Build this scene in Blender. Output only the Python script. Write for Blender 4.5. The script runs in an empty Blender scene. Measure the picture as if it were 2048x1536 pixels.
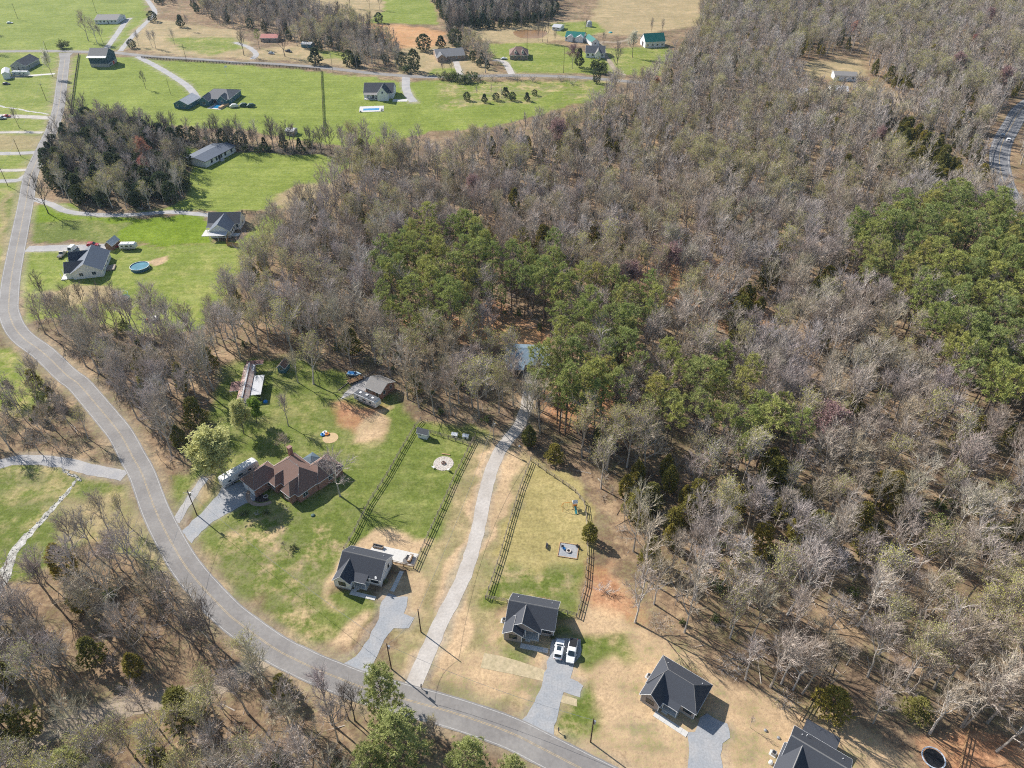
import bpy, bmesh, math, random
import numpy as np
from mathutils import Vector, Matrix

# ------------------------------------------------------------------ camera, sky, sun, exposure
SC = bpy.context.scene
COL = SC.collection
FPX, PITCH, CAMH = 1450.0, math.radians(38.5), 140.0
cam_d = bpy.data.cameras.new('camera')
cam_d.sensor_fit = 'HORIZONTAL'; cam_d.sensor_width = 36.0
cam_d.lens = FPX / 2048.0 * 36.0
cam_d.clip_start = 1.0; cam_d.clip_end = 12000.0
cam = bpy.data.objects.new('camera', cam_d); COL.objects.link(cam)
cam.location = (0, 0, CAMH); cam.rotation_euler = (math.pi / 2 - PITCH, 0, 0)
SC.camera = cam

SUN_EL = math.radians(36.0)
SUN_AZ = math.radians(-52.0)             # clockwise from +Y: the sun stands behind the scene on the left
world = bpy.data.worlds.new('World'); SC.world = world; world.use_nodes = True
wn = world.node_tree.nodes; wl = world.node_tree.links
sky = wn.new('ShaderNodeTexSky'); sky.sky_type = 'NISHITA'; sky.sun_disc = False
sky.sun_elevation = SUN_EL; sky.sun_rotation = SUN_AZ
sky.air_density = 1.2; sky.dust_density = 0.6; sky.ozone_density = 1.5
bg = wn['Background']; bg.inputs['Strength'].default_value = 0.088
wl.new(sky.outputs[0], bg.inputs['Color'])
sun_d = bpy.data.lights.new('sun', 'SUN'); sun_d.energy = 5.0; sun_d.angle = math.radians(0.5)
sun_d.color = (1.0, 0.955, 0.90)
sun = bpy.data.objects.new('sun', sun_d); COL.objects.link(sun)
sdir = Vector((math.sin(SUN_AZ) * math.cos(SUN_EL), math.cos(SUN_AZ) * math.cos(SUN_EL), math.sin(SUN_EL)))
sun.rotation_euler = sdir.to_track_quat('Z', 'Y').to_euler(); sun.location = (0, 0, 300)
SC.view_settings.view_transform = 'Standard'; SC.view_settings.look = 'None'
SC.view_settings.gamma = 1.0; SC.view_settings.use_curve_mapping = False
SC.view_settings.exposure = 0.6
SC.render.engine = 'CYCLES'
SC.cycles.max_bounces = 4; SC.cycles.diffuse_bounces = 2; SC.cycles.glossy_bounces = 2
SC.cycles.transmission_bounces = 2; SC.cycles.transparent_max_bounces = 4
SC.cycles.volume_bounces = 0; SC.cycles.use_light_tree = False; SC.cycles.filter_width = 1.1; SC.cycles.use_denoising = False

# ------------------------------------------------------------------ surveying helper: where a sight line meets a level
_c, _s = math.cos(PITCH), math.sin(PITCH)
def P(u, v, h=0.0):
    x, y = u - 1024.0, 768.0 - v
    d = (x, FPX * _c + y * _s, -FPX * _s + y * _c)
    t = (CAMH - h) / -d[2]
    return (d[0] * t, d[1] * t)
def proj(X, Y, Z):
    z = Z - CAMH
    dep = Y * _c - z * _s; up = Y * _s + z * _c
    return 1024 + FPX * X / dep, 768 - FPX * up / dep, dep
R = math.radians

# ------------------------------------------------------------------ materials
MATS = {}
def mat(name, col, rough=0.85, var=0.15, scale=1.0, col2=None, bump=0.0, metal=0.0, rnd=None, coord='Object', spec=0.3, mixscale=None, stretch=None):
    """principled material: colour varied by two noises, optionally by the object's own random value"""
    if name in MATS: return MATS[name]
    m = bpy.data.materials.new(name); m.use_nodes = True; MATS[name] = m
    n = m.node_tree.nodes; l = m.node_tree.links; b = n['Principled BSDF']
    b.inputs['Roughness'].default_value = rough; b.inputs['Metallic'].default_value = metal
    b.inputs['Specular IOR Level'].default_value = spec
    src = None
    if rnd:
        oi = n.new('ShaderNodeObjectInfo'); cr = n.new('ShaderNodeValToRGB')
        cr.color_ramp.interpolation = 'LINEAR'
        while len(cr.color_ramp.elements) < len(rnd): cr.color_ramp.elements.new(0.5)
        for i, c in enumerate(rnd):
            cr.color_ramp.elements[i].position = i / (len(rnd) - 1); cr.color_ramp.elements[i].color = (*c, 1)
        l.new(oi.outputs['Random'], cr.inputs['Fac']); src = cr.outputs['Color']
    if var > 0 or col2 or bump > 0:
        tc = n.new('ShaderNodeTexCoord'); vec = tc.outputs[coord]
        if coord == 'Position':
            pass
        if stretch:
            mp = n.new('ShaderNodeMapping'); mp.inputs['Scale'].default_value = stretch
            l.new(vec, mp.inputs['Vector']); vec = mp.outputs['Vector']
        nz = n.new('ShaderNodeTexNoise'); nz.inputs['Scale'].default_value = scale
        nz.inputs['Detail'].default_value = 5.0; nz.inputs['Roughness'].default_value = 0.65
        l.new(vec, nz.inputs['Vector'])
        if col2 is not None:
            n2 = n.new('ShaderNodeTexNoise'); n2.inputs['Scale'].default_value = mixscale or scale * 0.35
            n2.inputs['Detail'].default_value = 4.0; l.new(vec, n2.inputs['Vector'])
            mr0 = n.new('ShaderNodeMapRange'); mr0.inputs['From Min'].default_value = 0.4; mr0.inputs['From Max'].default_value = 0.62
            l.new(n2.outputs['Fac'], mr0.inputs['Value'])
            mx = n.new('ShaderNodeMix'); mx.data_type = 'RGBA'
            mx.inputs['A'].default_value = (*col, 1); mx.inputs['B'].default_value = (*col2, 1)
            if src is not None: l.new(src, mx.inputs['A'])
            l.new(mr0.outputs['Result'], mx.inputs['Factor']); src = mx.outputs['Result']
        mr = n.new('ShaderNodeMapRange'); mr.inputs['From Min'].default_value = 0.25; mr.inputs['From Max'].default_value = 0.75
        mr.inputs['To Min'].default_value = 1 - var; mr.inputs['To Max'].default_value = 1 + var
        l.new(nz.outputs['Fac'], mr.inputs['Value'])
        vm = n.new('ShaderNodeVectorMath'); vm.operation = 'SCALE'
        if src is not None: l.new(src, vm.inputs[0])
        else: vm.inputs[0].default_value = col
        l.new(mr.outputs['Result'], vm.inputs['Scale'])
        l.new(vm.outputs['Vector'], b.inputs['Base Color'])
        if bump > 0:
            bp = n.new('ShaderNodeBump'); bp.inputs['Strength'].default_value = bump; bp.inputs['Distance'].default_value = 0.05
            l.new(nz.outputs['Fac'], bp.inputs['Height']); l.new(bp.outputs['Normal'], b.inputs['Normal'])
    elif src is not None:
        l.new(src, b.inputs['Base Color'])
    else:
        b.inputs['Base Color'].default_value = (*col, 1)
    return m

M_ASPH = mat('worn_asphalt', (0.215, 0.20, 0.187), 0.9, 0.16, 1.2, (0.265, 0.248, 0.23), 0.2, mixscale=0.12)
M_HWY = mat('highway_asphalt', (0.20, 0.20, 0.205), 0.9, 0.10, 0.6)
M_GRAV = mat('pale_gravel', (0.33, 0.32, 0.315), 0.95, 0.22, 2.2, (0.40, 0.38, 0.355), 0.5, mixscale=0.25)
M_GRAVB = mat('blue_gravel', (0.30, 0.31, 0.32), 0.95, 0.2, 2.5, (0.35, 0.345, 0.34), 0.5, mixscale=0.3)
M_GRAVT = mat('tan_gravel', (0.48, 0.44, 0.395), 0.95, 0.2, 1.6, (0.41, 0.37, 0.325), 0.5, mixscale=0.2)
M_DIRT = mat('dirt_track', (0.36, 0.29, 0.21), 0.95, 0.25, 0.8, (0.27, 0.21, 0.15), 0.5, mixscale=0.2)
M_YEL = mat('yellow_paint', (0.42, 0.32, 0.18), 0.8, 0.45, 1.2)
M_WPAINT = mat('white_road_paint', (0.42, 0.41, 0.39), 0.8, 0.3, 1.5)
M_CONC = mat('concrete', (0.55, 0.53, 0.49), 0.9, 0.10, 1.2)
M_WATER = mat('pool_water', (0.03, 0.22, 0.42), 0.08, 0.25, 0.8, spec=0.5)
M_MUD = mat('muddy_water', (0.30, 0.17, 0.075), 0.25, 0.2, 0.08, spec=0.5)
M_ROCK = mat('creek_stones', (0.50, 0.48, 0.44), 0.8, 0.45, 2.5, (0.25, 0.24, 0.20), 0.8, mixscale=0.7)
M_SHING = mat('charcoal_shingles', (0.055, 0.06, 0.072), 0.75, 0.3, 5.0, bump=0.15, stretch=(1, 3, 3))
M_SHINGG = mat('grey_shingles', (0.15, 0.15, 0.155), 0.8, 0.22, 4.0, bump=0.15)
M_SHINGN = mat('slate_blue_roof', (0.085, 0.105, 0.14), 0.6, 0.12, 1.5)
M_RIDGE = mat('ridge_shingles', (0.20, 0.195, 0.19), 0.8, 0.1, 3.0)
M_SHINGB = mat('brown_shingles', (0.20, 0.125, 0.10), 0.8, 0.22, 4.0, bump=0.15)
M_SHINGT = mat('weathered_shingles', (0.235, 0.22, 0.205), 0.85, 0.2, 3.0)
M_METB = mat('blue_grey_metal_roof', (0.20, 0.27, 0.33), 0.45, 0.12, 0.7, stretch=(4, 0.4, 1))
M_METG = mat('green_metal_roof', (0.025, 0.16, 0.13), 0.4, 0.1, 0.5)
M_METL = mat('pale_metal_roof', (0.50, 0.50, 0.50), 0.45, 0.12, 0.5, stretch=(3, 0.5, 1))
M_RUST = mat('rusty_sheet', (0.34, 0.21, 0.16), 0.7, 0.25, 1.2, (0.50, 0.44, 0.40), rnd=[(0.46, 0.28, 0.21), (0.33, 0.16, 0.11), (0.55, 0.43, 0.37), (0.42, 0.25, 0.17), (0.36, 0.19, 0.15)], mixscale=0.9)
M_WHITE = mat('white_siding', (0.74, 0.74, 0.74), 0.6, 0.05, 1.0)
M_TRIM = mat('white_trim', (0.78, 0.78, 0.77), 0.5, 0.0)
M_TAUPE = mat('taupe_siding', (0.35, 0.30, 0.275), 0.7, 0.06, 1.0, stretch=(0.3, 0.3, 9))
M_GREYS = mat('grey_siding', (0.33, 0.335, 0.34), 0.7, 0.06, 1.0, stretch=(0.3, 0.3, 9))
M_BLUES = mat('blue_green_siding', (0.07, 0.155, 0.185), 0.7, 0.08, 1.0)
M_BARNB = mat('dark_blue_barn_boards', (0.045, 0.085, 0.12), 0.8, 0.2, 1.2, stretch=(4, 4, 0.3))
M_BRICK = mat('red_brick', (0.29, 0.15, 0.115), 0.85, 0.22, 3.0, (0.33, 0.20, 0.16), mixscale=1.2)
M_BRICKT = mat('tan_brick', (0.34, 0.25, 0.19), 0.85, 0.2, 3.0)
M_FOUND = mat('foundation_block', (0.40, 0.37, 0.34), 0.9, 0.12, 2.0)
M_GLASS = mat('window_glass', (0.03, 0.045, 0.06), 0.08, 0.0, spec=0.6)
M_DOOR = mat('dark_door', (0.06, 0.05, 0.05), 0.5, 0.0)
M_BLACK = mat('black_plastic', (0.02, 0.02, 0.022), 0.5, 0.0)
M_TYRE = mat('tyre_rubber', (0.022, 0.022, 0.022), 0.9, 0.0)
M_STEEL = mat('grey_steel', (0.38, 0.38, 0.38), 0.4, 0.0, metal=0.6)
M_WOOD = mat('weathered_wood', (0.33, 0.28, 0.225), 0.85, 0.2, 3.0, rnd=[(0.36, 0.30, 0.24), (0.27, 0.22, 0.17), (0.40, 0.35, 0.29)])
M_WOODN = mat('new_pine_boards', (0.42, 0.26, 0.13), 0.8, 0.2, 3.0, rnd=[(0.42, 0.26, 0.13), (0.36, 0.21, 0.10), (0.47, 0.31, 0.17)])
M_WOODD = mat('shaded_fence_boards', (0.055, 0.045, 0.04), 0.85, 0.2, 2.0)  # brown wood, with the far fences' shade put into the colour
M_POLE = mat('creosote_pole', (0.10, 0.065, 0.045), 0.9, 0.2, 2.0)
M_POLEG = mat('grey_pole', (0.26, 0.23, 0.20), 0.9, 0.2, 2.0)
M_CARW = mat('white_car_paint', (0.78, 0.78, 0.78), 0.25, 0.0, spec=0.5)
M_CARR = mat('red_car_paint', (0.36, 0.025, 0.03), 0.25, 0.0, spec=0.5)
M_CART = mat('tan_car_paint', (0.50, 0.44, 0.35), 0.3, 0.0, spec=0.5)
M_CARD = mat('dark_car_paint', (0.05, 0.045, 0.055), 0.25, 0.0, spec=0.5)
M_CARS = mat('silver_car_paint', (0.42, 0.45, 0.48), 0.25, 0.0, spec=0.5)
M_CAMP = mat('camper_shell', (0.70, 0.69, 0.66), 0.4, 0.04, 1.0)
M_STRIPE = mat('camper_stripe', (0.22, 0.20, 0.20), 0.5, 0.0)
M_ROOFD = mat('dark_rubber_roof', (0.10, 0.105, 0.115), 0.8, 0.15, 2.0)
M_ORNG = mat('orange_paint', (0.62, 0.22, 0.03), 0.5, 0.0)
M_BLUE = mat('blue_plastic', (0.03, 0.22, 0.55), 0.5, 0.0)
M_TEAL = mat('teal_plastic', (0.06, 0.34, 0.36), 0.5, 0.0)
M_REDP = mat('red_plastic', (0.50, 0.05, 0.04), 0.5, 0.0)
M_CUSH = mat('grey_cushion', (0.16, 0.155, 0.15), 0.9, 0.1, 3.0)
M_TARP = mat('dark_green_tarp', (0.05, 0.10, 0.085), 0.6, 0.15, 1.0)
M_STONE = mat('flat_stone', (0.50, 0.45, 0.40), 0.9, 0.2, 1.5, rnd=[(0.52, 0.47, 0.41), (0.42, 0.36, 0.31), (0.58, 0.54, 0.49), (0.48, 0.40, 0.34)])
M_MULCH = mat('dark_mulch', (0.055, 0.04, 0.032), 0.95, 0.3, 3.0)
M_STRAWB = mat('straw_blanket', (0.47, 0.38, 0.24), 0.95, 0.25, 1.5, (0.40, 0.33, 0.2))

# vegetation: albedo ramps picked by each tree's own random value
M_BARK = mat('grey_bark', (0.30, 0.26, 0.22), 0.9, 0.25, 2.0, rnd=[(0.42, 0.375, 0.325), (0.31, 0.265, 0.22), (0.50, 0.46, 0.415), (0.36, 0.31, 0.255)])
M_BARKD = mat('dark_bark', (0.15, 0.12, 0.10), 0.95, 0.25, 2.0, rnd=[(0.16, 0.13, 0.11), (0.11, 0.09, 0.08), (0.21, 0.175, 0.15)])
M_PBARK = mat('pine_bark', (0.17, 0.12, 0.09), 0.95, 0.25, 2.0, rnd=[(0.19, 0.135, 0.10), (0.13, 0.10, 0.08), (0.22, 0.165, 0.13)])
TW = [(0.50, 0.44, 0.395), (0.40, 0.335, 0.29), (0.56, 0.505, 0.46), (0.49, 0.425, 0.31), (0.44, 0.38, 0.355), (0.60, 0.545, 0.49), (0.44, 0.41, 0.28), (0.47, 0.395, 0.37)]
M_TWIG = mat('bare_twigs', TW[0], 0.95, 0.0, rnd=TW, spec=0.1)
def stand_tint(m):
    """neighbouring trees of one stand share a tint"""
    n = m.node_tree.nodes; l = m.node_tree.links; b = n['Principled BSDF']; src = b.inputs['Base Color'].links[0].from_socket
    g = n.new('ShaderNodeNewGeometry'); q = n.new('ShaderNodeTexNoise'); q.inputs['Scale'].default_value = 0.028; q.inputs['Detail'].default_value = 3
    l.new(g.outputs['Position'], q.inputs['Vector']); r = n.new('ShaderNodeMapRange'); r.inputs['From Min'].default_value = .38; r.inputs['From Max'].default_value = .62; l.new(q.outputs['Fac'], r.inputs['Value'])
    mx = n.new('ShaderNodeMix'); mx.data_type = 'RGBA'; mx.inputs['A'].default_value = (1.02, 0.965, 0.89, 1); mx.inputs['B'].default_value = (1.02, 1.01, 1.05, 1); l.new(r.outputs['Result'], mx.inputs['Factor'])
    v = n.new('ShaderNodeVectorMath'); v.operation = 'MULTIPLY'; l.new(src, v.inputs[0]); l.new(mx.outputs['Result'], v.inputs[1]); l.new(v.outputs['Vector'], b.inputs['Base Color'])
stand_tint(M_TWIG)
M_TWIGD = mat('dark_twigs', TW[0], 0.95, 0.0, rnd=[(0.27, 0.23, 0.195), (0.22, 0.18, 0.16), (0.31, 0.27, 0.235)], spec=0.1)  # darker brown twig ramp for the yard kind
def leafm(name, cols, tr=0.25):
    m = mat(name, cols[0], 0.75, 0.0, rnd=cols, spec=0.15)
    n = m.node_tree.nodes; l = m.node_tree.links; b = n['Principled BSDF']
    t = n.new('ShaderNodeBsdfTranslucent'); ms = n.new('ShaderNodeMixShader'); ms.inputs[0].default_value = tr
    s = b.inputs['Base Color'].links[0].from_socket
    l.new(s, t.inputs['Color']); l.new(b.outputs[0], ms.inputs[1]); l.new(t.outputs[0], ms.inputs[2])
    l.new(ms.outputs[0], n['Material Output'].inputs['Surface'])
    return m
M_PINE = leafm('pine_needles', [(0.36, 0.395, 0.12), (0.29, 0.345, 0.115), (0.43, 0.43, 0.125), (0.32, 0.37, 0.14), (0.46, 0.41, 0.125)])
M_PINEY = leafm('young_pine_needles', [(0.42, 0.44, 0.17), (0.38, 0.41, 0.15), (0.45, 0.45, 0.18)])
M_CEDAR = leafm('cedar_foliage', [(0.30, 0.27, 0.06), (0.22, 0.215, 0.065), (0.36, 0.295, 0.06), (0.25, 0.24, 0.075)])
M_CEDARD = leafm('dark_cedar_foliage', [(0.10, 0.13, 0.065), (0.125, 0.14, 0.06), (0.085, 0.115, 0.065)])
M_BUD = leafm('yellow_green_buds', [(0.44, 0.42, 0.13), (0.40, 0.39, 0.16), (0.50, 0.48, 0.13), (0.38, 0.34, 0.16)], 0.3)
M_BUDG = leafm('fresh_green_buds', [(0.24, 0.34, 0.06), (0.20, 0.32, 0.05)], 0.35)
M_WILL = leafm('pale_willow_leaves', [(0.62, 0.62, 0.24), (0.58, 0.57, 0.25)], 0.4)
M_PEAR = leafm('white_blossom', [(0.68, 0.65, 0.52), (0.62, 0.60, 0.46)], 0.3)
M_REDB = leafm('red_maple_buds', [(0.50, 0.22, 0.14), (0.52, 0.25, 0.14), (0.40, 0.18, 0.15)], 0.3)
M_PINK = leafm('pinkish_buds', [(0.36, 0.235, 0.22), (0.33, 0.20, 0.19)], 0.3)
M_BRUSHG = leafm('green_brush', [(0.15, 0.18, 0.05), (0.11, 0.14, 0.045), (0.19, 0.20, 0.07)])
# ------------------------------------------------------------------ mesh helpers
class MB:
    def __init__(s): s.v = []; s.f = []
    def add(s, vs, fs):
        b = len(s.v); s.v.extend(vs); s.f.extend([tuple(i + b for i in f) for f in fs])
    def box(s, x0, x1, y0, y1, z0, z1):
        s.add([(x0, y0, z0), (x1, y0, z0), (x1, y1, z0), (x0, y1, z0), (x0, y0, z1), (x1, y0, z1), (x1, y1, z1), (x0, y1, z1)],
              [(0, 3, 2, 1), (4, 5, 6, 7), (0, 1, 5, 4), (1, 2, 6, 5), (2, 3, 7, 6), (3, 0, 4, 7)]); return s
    def rbox(s, cx, cy, z0, z1, w, d, rz):
        c, sn = math.cos(rz), math.sin(rz); vs = []
        for z in (z0, z1):
            for a, b in ((-w/2, -d/2), (w/2, -d/2), (w/2, d/2), (-w/2, d/2)): vs.append((cx + a*c - b*sn, cy + a*sn + b*c, z))
        s.add(vs, [(0, 3, 2, 1), (4, 5, 6, 7), (0, 1, 5, 4), (1, 2, 6, 5), (2, 3, 7, 6), (3, 0, 4, 7)]); return s
    def prism(s, poly, z0, z1):
        n = len(poly); s.add([(x, y, z0) for x, y in poly] + [(x, y, z1) for x, y in poly],
            [tuple(range(n - 1, -1, -1)), tuple(range(n, 2 * n))] + [(i, (i + 1) % n, n + (i + 1) % n, n + i) for i in range(n)]); return s
    def extr(s, sec, a0, a1, axis):
        """section [(p,z)] swept along x (axis 'x': p is y) or along y (axis 'y': p is x)"""
        n = len(sec)
        g = (lambda a, p, z: (a, p, z)) if axis == 'x' else (lambda a, p, z: (p, a, z))
        s.add([g(a0, p, z) for p, z in sec] + [g(a1, p, z) for p, z in sec],
              [tuple(range(n)), tuple(range(2*n-1, n-1, -1))] + [(i, n + i, n + (i+1) % n, (i+1) % n) for i in range(n)]); return s
    def tube(s, pts, rad, sides=6, cap=True):
        pts = [Vector(p) for p in pts]; base = len(s.v); k = len(pts)
        for i, p in enumerate(pts):
            d = (pts[min(i+1, k-1)] - pts[max(i-1, 0)])
            if d.length < 1e-6: d = Vector((0, 0, 1))
            d.normalize(); a = d.cross(Vector((0, 0, 1)) if abs(d.z) < 0.9 else Vector((1, 0, 0))).normalized(); b = d.cross(a)
            r = rad[i] if isinstance(rad, (list, tuple)) else rad
            for j in range(sides):
                t = 2 * math.pi * j / sides; q = p + a * (math.cos(t) * r) + b * (math.sin(t) * r); s.v.append((q.x, q.y, q.z))
        for i in range(k - 1):
            for j in range(sides):
                j2 = (j + 1) % sides
                s.f.append((base + i*sides + j, base + i*sides + j2, base + (i+1)*sides + j2, base + (i+1)*sides + j))
        if cap:
            s.f.append(tuple(base + j for j in range(sides - 1, -1, -1))); s.f.append(tuple(base + (k-1)*sides + j for j in range(sides)))
        return s
    def cyl(s, x, y, z0, z1, r, sides=12, r2=None): return s.tube([(x, y, z0), (x, y, z1)], [r, r if r2 is None else r2], sides)
    def blade(s, p, d, L, w, rng):
        d = d.normalized(); a = d.cross(Vector((rng.gauss(0, 1), rng.gauss(0, 1), rng.gauss(0, 1)))).normalized() * (w / 2)
        e = p + d * L; b = len(s.v)
        s.v.extend([tuple(p - a), tuple(p + a), tuple(e)]); s.f.append((b, b+1, b+2)); return e
    def mesh(s, name, m):
        me = bpy.data.meshes.new(name); me.from_pydata(s.v, [], s.f)
        for x in (m if isinstance(m, (list, tuple)) else [m]): me.materials.append(x)
        me.update(); return me
    def fixn(s, me):
        bm = bmesh.new(); bm.from_mesh(me); bmesh.ops.recalc_face_normals(bm, faces=bm.faces); bm.to_mesh(me); bm.free()
    def obj(s, name, m, parent=None, loc=None, rz=0, smooth=False, fix=True):
        me = s.mesh(name, m)
        if fix: s.fixn(me)
        if smooth:
            for p in me.polygons: p.use_smooth = True
        return link(name, me, parent, loc, rz)
def link(name, data, parent=None, loc=None, rz=0):
    o = bpy.data.objects.new(name, data); COL.objects.link(o)
    if parent is not None: o.parent = parent
    if loc is not None: o.location = loc
    if rz: o.rotation_euler = (0, 0, rz)
    return o
def tag(o, label=None, cat=None, group=None, kind=None):
    if label: o['label'] = label
    if cat: o['category'] = cat
    if group: o['group'] = group
    if kind: o['kind'] = kind
    return o
def thing(name, label, cat, loc=(0, 0, 0), rz=0, group=None):
    o = bpy.data.objects.new(name, None); COL.objects.link(o); o.empty_display_size = 0.3
    o.location = loc; o.rotation_euler = (0, 0, rz)
    return tag(o, label, cat, group)
def copy_tree(o, parent=None):
    c = o.copy(); COL.objects.link(c)
    if parent is not None: c.parent = parent
    for ch in o.children: copy_tree(ch, c)
    return c

# ------------------------------------------------------------------ 2-D helpers on the ground
def vnoise(x, y, sc, seed):
    r = np.random.RandomState(seed).rand(256, 256)
    X, Y = x / sc, y / sc; i, j = np.floor(X).astype(int), np.floor(Y).astype(int)
    fx, fy = X - i, Y - j; fx = fx*fx*(3-2*fx); fy = fy*fy*(3-2*fy)
    g = lambda a, b: r[a % 256, b % 256]
    return (g(i, j)*(1-fx) + g(i+1, j)*fx)*(1-fy) + (g(i, j+1)*(1-fx) + g(i+1, j+1)*fx)*fy
def inside(x, y, poly):
    r = np.zeros(x.shape, bool); n = len(poly)
    for k in range(n):
        x1, y1 = poly[k]; x2, y2 = poly[(k+1) % n]
        if y1 == y2: continue
        c = ((y1 > y) != (y2 > y)) & (x < (x2-x1)*(y-y1)/(y2-y1) + x1); r ^= c
    return r
def sdist(x, y, pts, closed=True):
    d = np.full(x.shape, 1e9); n = len(pts)
    for k in range(n if closed else n - 1):
        x1, y1 = pts[k]; x2, y2 = pts[(k+1) % n]; dx, dy = x2-x1, y2-y1; L = dx*dx+dy*dy + 1e-9
        t = np.clip(((x-x1)*dx + (y-y1)*dy)/L, 0, 1); d = np.minimum(d, (x-x1-t*dx)**2 + (y-y1-t*dy)**2)
    return np.sqrt(d)
def W(px, h=0): return [P(q[0], q[1], q[2] if len(q) > 2 else h) for q in px]
def smooth_line(pts, step=2.0):
    """Catmull-Rom through the points, resampled"""
    p = [Vector((a[0], a[1])) for a in pts]; p = [2*p[0]-p[1]] + p + [2*p[-1]-p[-2]]; out = []
    for i in range(1, len(p) - 2):
        n = max(2, int((p[i+1]-p[i]).length / step))
        for k in range(n):
            t = k / n; a, b, c, d = p[i-1], p[i], p[i+1], p[i+2]
            out.append(0.5*((2*b) + (c-a)*t + (2*a-5*b+4*c-d)*t*t + (3*b-a-3*c+d)*t*t*t))
    out.append(p[-2]); return [(q.x, q.y) for q in out]
def strip_mesh(mb, line, width, z, off=0.0, jit=0.0, seed=1, w2=None):
    rng = random.Random(seed); n = len(line); vs = []
    for i, (x, y) in enumerate(line):
        a, b = line[max(i-1, 0)], line[min(i+1, n-1)]; dx, dy = b[0]-a[0], b[1]-a[1]; L = math.hypot(dx, dy) or 1
        nx, ny = -dy/L, dx/L; w = width if w2 is None else width + (w2-width)*i/(n-1)
        o1 = off + w/2 + rng.uniform(-jit, jit); o2 = off - w/2 + rng.uniform(-jit, jit)
        vs += [(x+nx*o1, y+ny*o1, z), (x+nx*o2, y+ny*o2, z)]
    mb.add(vs, [(2*i, 2*i+1, 2*i+3, 2*i+2) for i in range(n-1)])
def flip_up(me):
    bm = bmesh.new(); bm.from_mesh(me)
    for f in bm.faces:
        if f.normal.z < 0: f.normal_flip()
    bm.to_mesh(me); bm.free()
def sheet(name, poly, z, m, jit=0.0, seed=1):
    """flat area from an outline, edge broken up where it is loose gravel or dirt"""
    rng = random.Random(seed); pts = []
    n = len(poly)
    for i in range(n):
        a, b = poly[i], poly[(i+1) % n]; L = math.hypot(b[0]-a[0], b[1]-a[1]); k = max(1, int(L/1.2)) if jit else 1
        for j in range(k):
            t = j/k; pts.append((a[0]+(b[0]-a[0])*t + rng.uniform(-jit, jit), a[1]+(b[1]-a[1])*t + rng.uniform(-jit, jit)))
    me = bpy.data.meshes.new(name); bm = bmesh.new(); f = bm.faces.new([bm.verts.new((x, y, z)) for x, y in pts])
    bmesh.ops.triangulate(bm, faces=[f]); bm.to_mesh(me); bm.free(); flip_up(me); me.materials.append(m)
    return link(name, me)
# ------------------------------------------------------------------ roads and tracks (survey lines)
def z1(x, y): return (x/4, y/4)                       # reading aids for the survey sheets
def zs(pts, ox, oy, k=4): return [(ox + x/k, oy + y/k) for x, y in pts]
ROAD_PX = [(1330, 1630), (1240, 1577), (1160, 1536), (1090, 1500), (1024, 1467), (950, 1440), (884, 1419), (800, 1396), (717, 1372), (669, 1353), (629, 1337), (597, 1322), (549, 1297), (482, 1249),
    (447, 1219), (386, 1152), (350, 1098), (312, 1023), (285, 950), (265, 913), (242, 870), (217, 838), (185, 800), (157, 768), (132, 749), (87, 706), (50, 679), (30, 656), (19, 629), (17.5, 609),
    (22, 559), (31, 509), (41, 459), (52, 404), (62, 350), (84, 300), (104, 258), (117, 215), (125, 155), (131, 110)]
CROSS_PX = [(-260, 106), (-100, 104), (0, 103), (90, 102), (180, 104), (235, 106), (300, 113), (400, 119), (480, 126), (512, 126), (644, 135), (730, 145), (787, 150), (862, 154), (1024, 151), (1124, 153), (1199, 158), (1290, 166)]
HWY_PX = [(2160, 168), (2090, 188), (2044, 218), (2024, 250), (2007, 280), (1999, 312), (2002, 345), (2012, 378), (2034, 410), (2080, 450), (2140, 490)]
ROAD = smooth_line(W(ROAD_PX), 1.5); CROSS = smooth_line(W(CROSS_PX), 3.0); HWY = smooth_line(W(HWY_PX), 2.5)
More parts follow.
